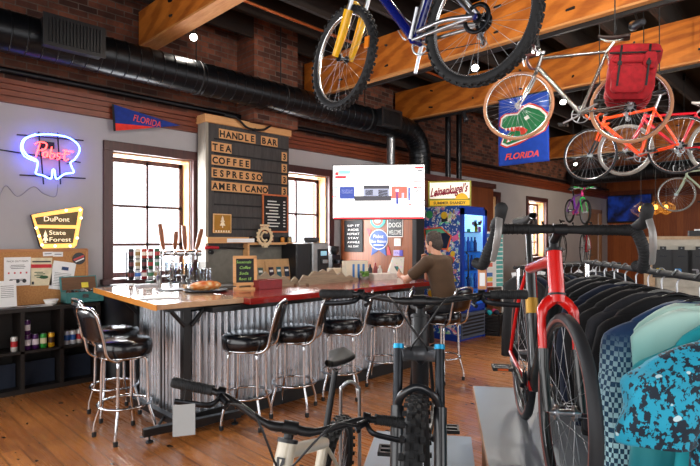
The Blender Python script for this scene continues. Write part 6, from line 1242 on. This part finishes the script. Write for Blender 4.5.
for s_ in (-1, 1): E3((s_ * .078, -.012, -.012), (.01, .022, .033)); E3((s_ * .03, .077, .012), (.014, .009, .008))
cap([(0, .06, 1.38), (0, .085, 1.44), (0, .115, 1.51)], [.066, .056, .055])
mb.tube([(0, -.02, .80), (0, -.03, .95), (0, .0, 1.1), (0, .035, 1.25), (0, .055, 1.36), (0, .06, 1.42)], [.15, .145, .14, .16, .14, .07], 20, flat=.72, up=(0, 1, 0))
SHL, SHR = (-.19, .05, 1.35), (.19, .07, 1.35); ELL, ELR = (-.25, .31, 1.145), (.24, .40, 1.135); WRL, WRR = (-.115, .50, 1.15), (.09, .30, 1.345)
cap([SHL, ELL], [.058, .044]); cap([ELL, WRL], [.044, .029]); cap([SHR, ELR], [.058, .044]); cap([ELR, WRR], [.044, .029])
for s_ in (-1, 1):
    cap([(s_ * .09, .0, .84), (s_ * .12, .34, .82)], [.092, .062]); cap([(s_ * .12, .34, .82), (s_ * .11, .26, .34)], [.06, .042]); cap([(s_ * .11, .24, .325), (s_ * .115, .40, .315)], [.038, .03])
def hand(w, d, nrm, curl):
    """palm with four unequal fingers and a thumb off its side"""
    w = Vector(w); d = Vector(d).normalized(); nrm = Vector(nrm).normalized(); sd = d.cross(nrm).normalized()
    cap([w, w + d * .05, w + d * .085], [.027, .036, .034])
    for i, (o, L) in enumerate(((-.027, .068), (-.009, .078), (.009, .073), (.026, .058))):
        a = w + d * .09 + sd * o; b = a + d * L * .45 + nrm * L * .25 * curl; c = b + d * L * .3 * (1 - .5 * curl) + nrm * L * .5 * curl; cap([a, b, c], [.0105, .0095, .008], 8)
    a = w + d * .03 - sd * .033; cap([a, a + d * .03 - sd * .018 + nrm * .012, a + d * .055 - sd * .008 + nrm * .03], [.012, .0105, .009], 8)
hand(WRL, (.25, .8, .35), (.6, -.2, .55), .8); hand(WRR, (-.55, -.15, .6), (-.5, -.5, -.3), .7)
bo = mb.build('body', SKIN, t); remesh(bo, .0075, 4)
mb = MB()
mb.tube([(0, -.02, .86), (0, -.035, .95), (0, .0, 1.1), (0, .035, 1.25), (0, .055, 1.37), (0, .06, 1.425)], [.172, .172, .165, .183, .17, .078], 24, flat=.74, up=(0, 1, 0))
for S_, E_2 in ((SHL, ELL), (SHR, ELR)):
    S_ = Vector(S_); E_2 = Vector(E_2); mb.tube([S_ * .0 + Vector((S_.x * .45, S_.y, S_.z + .025)), S_ + Vector((0, 0, .01)), S_.lerp(E_2, .45), S_.lerp(E_2, .80)], [.06, .078, .072, .072], 14); mb.ell(S_, (.076, .074, .072), 12, 8)
so = mb.build('shirt', SHIRT, t); remesh(so, .012, 4)
mb = MB().tube([(.068 * math.cos(a), .075 + .06 * math.sin(a), 1.425 + .012 * math.sin(a)) for a in [2 * PI * i / 20 for i in range(20)]], .012, 6, closed=True); mb.build('shirt_collar', SHIRT, t)
mb = MB()
mb.tube([(0, -.02, .78), (0, -.02, .9)], [.165, .168], 20, flat=.75, up=(0, 1, 0)); mb.ell((0, -.03, .83), (.19, .15, .085), 16, 10)
for s_ in (-1, 1): cap([(s_ * .09, .0, .845), (s_ * .12, .34, .825)], [.104, .075]); cap([(s_ * .12, .34, .825), (s_ * .11, .265, .40)], [.074, .056])
po = mb.build('trousers', PANTS, t); remesh(po, .012, 4)
for s_ in (-1, 1):
    mb = MB(); cap([(s_ * .11, .22, .318), (s_ * .113, .32, .312), (s_ * .116, .43, .306)], [.046, .045, .036]); o = mb.build('shoe', SHOE, t); remesh(o, .008)
mb = MB()
E3((0, -.022, .045), (.086, .1, .088)); E3((0, -.055, -.015), (.082, .066, .085)); E3((0, -.06, -.07), (.05, .04, .04))
for s_ in (-1, 1): E3((s_ * .068, .01, .02), (.016, .03, .05))
for i in range(46):
    a = random.uniform(0, 2 * PI); b = random.uniform(.1, 1.15); E3((.08 * math.cos(a) * math.sin(b), -.022 + .095 * math.sin(a) * math.sin(b), .05 + .084 * math.cos(b)), (.016, .018, .01))
ho = mb.build('hair', HAIR, t); remesh(ho, .007, 3)
q = Vector(WRL) + Vector((.045, .10, .065)); m = Matrix.Translation(Vector((MANX, MANY, 0))) @ Matrix.Rotation(-.05, 4, 'Z') @ frame(q, (.15, -.75, .55)); mb = MB(m).box((0, 0, 0), (.072, .15, .009)).box((0, 0, .005), (.064, .138, .002), 1)
one(mb, 'mobile_phone', [BLACK, pm('phone_screen', '#2f5c58', .2, emit='#5fb0a4', es=.35)], 'dark mobile phone held in the seated person hand', 'phone')

# ================================================================= track lights
TK = []
for x, lab in ((3.3, 'black light track beside the beam over the menu board'), (5.69, 'black light track under the beam with the yellow fork bike'), (8.04, 'black light track under the beam that carries the flag'), (14.59, 'black light track under the far brown beam')):
    one(MB().bx(x - .02, x + .02, -2, 6.3, 3.86, 3.905), 'light_track', BLACK, lab, 'light track', 'ceiling light tracks') if x > 4 else one(MB().bx(x - .02, x + .02, -2, 6.3, 4.44, 4.5), 'light_track', BLACK, lab, 'light track', 'ceiling light tracks')
def spot(p, aim, lab, power, lit=True, col=(1, .93, .82), size=1.9):
    p = Vector(p); d = (Vector(aim) - p).normalized(); t = thing('track_spotlight', lab, 'spotlight', p, group='track spotlights'); m = frame((0, 0, 0), d)
    MB().lathe([(.02, -.14), (.036, -.13), (.04, -.02), (.052, .03), (.05, .03), (.036, -.01), (.001, -.01)], 20, 0, m).build('lamp_head', pm('lamp_grey', '#3b3d42', .35, .6), t)
    mb = MB().tube([(0, 0, 0) if False else tuple(m @ Vector((0, .0, -.06))), (0, 0, .12), (0, 0, (4.44 if p.z > 3.95 else 3.86) - p.z)], .009, 6); mb.build('stem', BLACK, t)
    MB().lathe([(.001, .012), (.044, .012), (.044, .014), (.001, .015)], 20, 0, m).build('lamp_lens', pm('lamp_glow' if lit else 'lamp_dim', '#ffffff', .4, emit='#fff4e2', es=40 if lit else 3, vary=0), t)
    l = bpy.data.lights.new('lamp_light', 'SPOT'); l.energy = power; l.color = col; l.spot_size = size; l.spot_blend = .7; l.shadow_soft_size = .05; lo = bpy.data.objects.new('lamp_light', l); COL.objects.link(lo); lo.parent = t; lo.matrix_basis = frame(d * .03, -d)
at_ = lambda px, py, x: onX(px, py, x)
def on(px, py, x, z=3.74): p = onX(px, py, x); return Vector((x, p.y, z))
spot(Vector((3.3, 6.0, 4.16)), (1.9, 2.6, 1.6), 'bright spotlight above the black duct near the menu board', 260)
spot(on(475, 68, 5.69), (3.2, 1.2, .8), 'bright spotlight seen through the blue bike rear wheel', 300)
spot(on(352, 78, 5.69), (6.4, 4.6, 1.6), 'dim spotlight hanging beside the yellow fork bike wheel', 200, False)
spot(on(563, 103, 8.04), (5.5, 1.4, .8), 'bright spotlight behind the touring bike frame', 300)
spot(on(466, 125, 8.04), (8.6, 4.3, 1.4), 'dim spotlight hanging over the blue cooler', 200, False)
spot(Vector((14.59, 5.6, 3.7)), (12, 3.5, 1.0), 'bright spotlight far back below the alligator flag', 260)
spot(Vector((14.59, 4.0, 3.7)), (15, 6.4, 2.5), 'dim spotlight far back behind the orange bike', 160, False, (1, .8, .55))
spot(Vector((14.59, 2.6, 3.7)), (19, 4.0, 2.0), 'dim spotlight under the far beam nearest the caged pendants', 160, False, (1, .8, .55))
# added spots that brighten the bar, bikes and beams, except the plinth one
spot(Vector((3.3, 2.2, 4.1)), (2.9, 4.2, 1.0), 'added spotlight on the first track over the end of the bar', 260)
spot(Vector((3.3, .2, 4.1)), (4.0, 1.6, 3.9), 'added spotlight on the first track turned up to the hanging bikes', 260)
spot(Vector((5.69, .2, 3.74)), (8.0, 2.2, 3.6), 'added spotlight on the second track turned towards the touring bike', 320)
spot(Vector((5.69, 1.6, 3.74)), (7.6, 3.6, 4.2), 'added spotlight on the second track turned to the flag beam', 260)
spot(Vector((3.3, 1.2, 4.1)), (5.4, 3.2, 4.1), 'added spotlight on the first track lighting the next beam', 260)
spot(Vector((5.69, 2.62, 3.74)), (1.75, 1.05, .7), 'spotlight on the second track aimed down at the gravel bike plinth', 420, True, (1, .97, .92), .75)
spot(Vector((8.04, -.4, 3.74)), (13.8, 2.5, 3.8), 'added spotlight on the third track aimed down the room', 300)
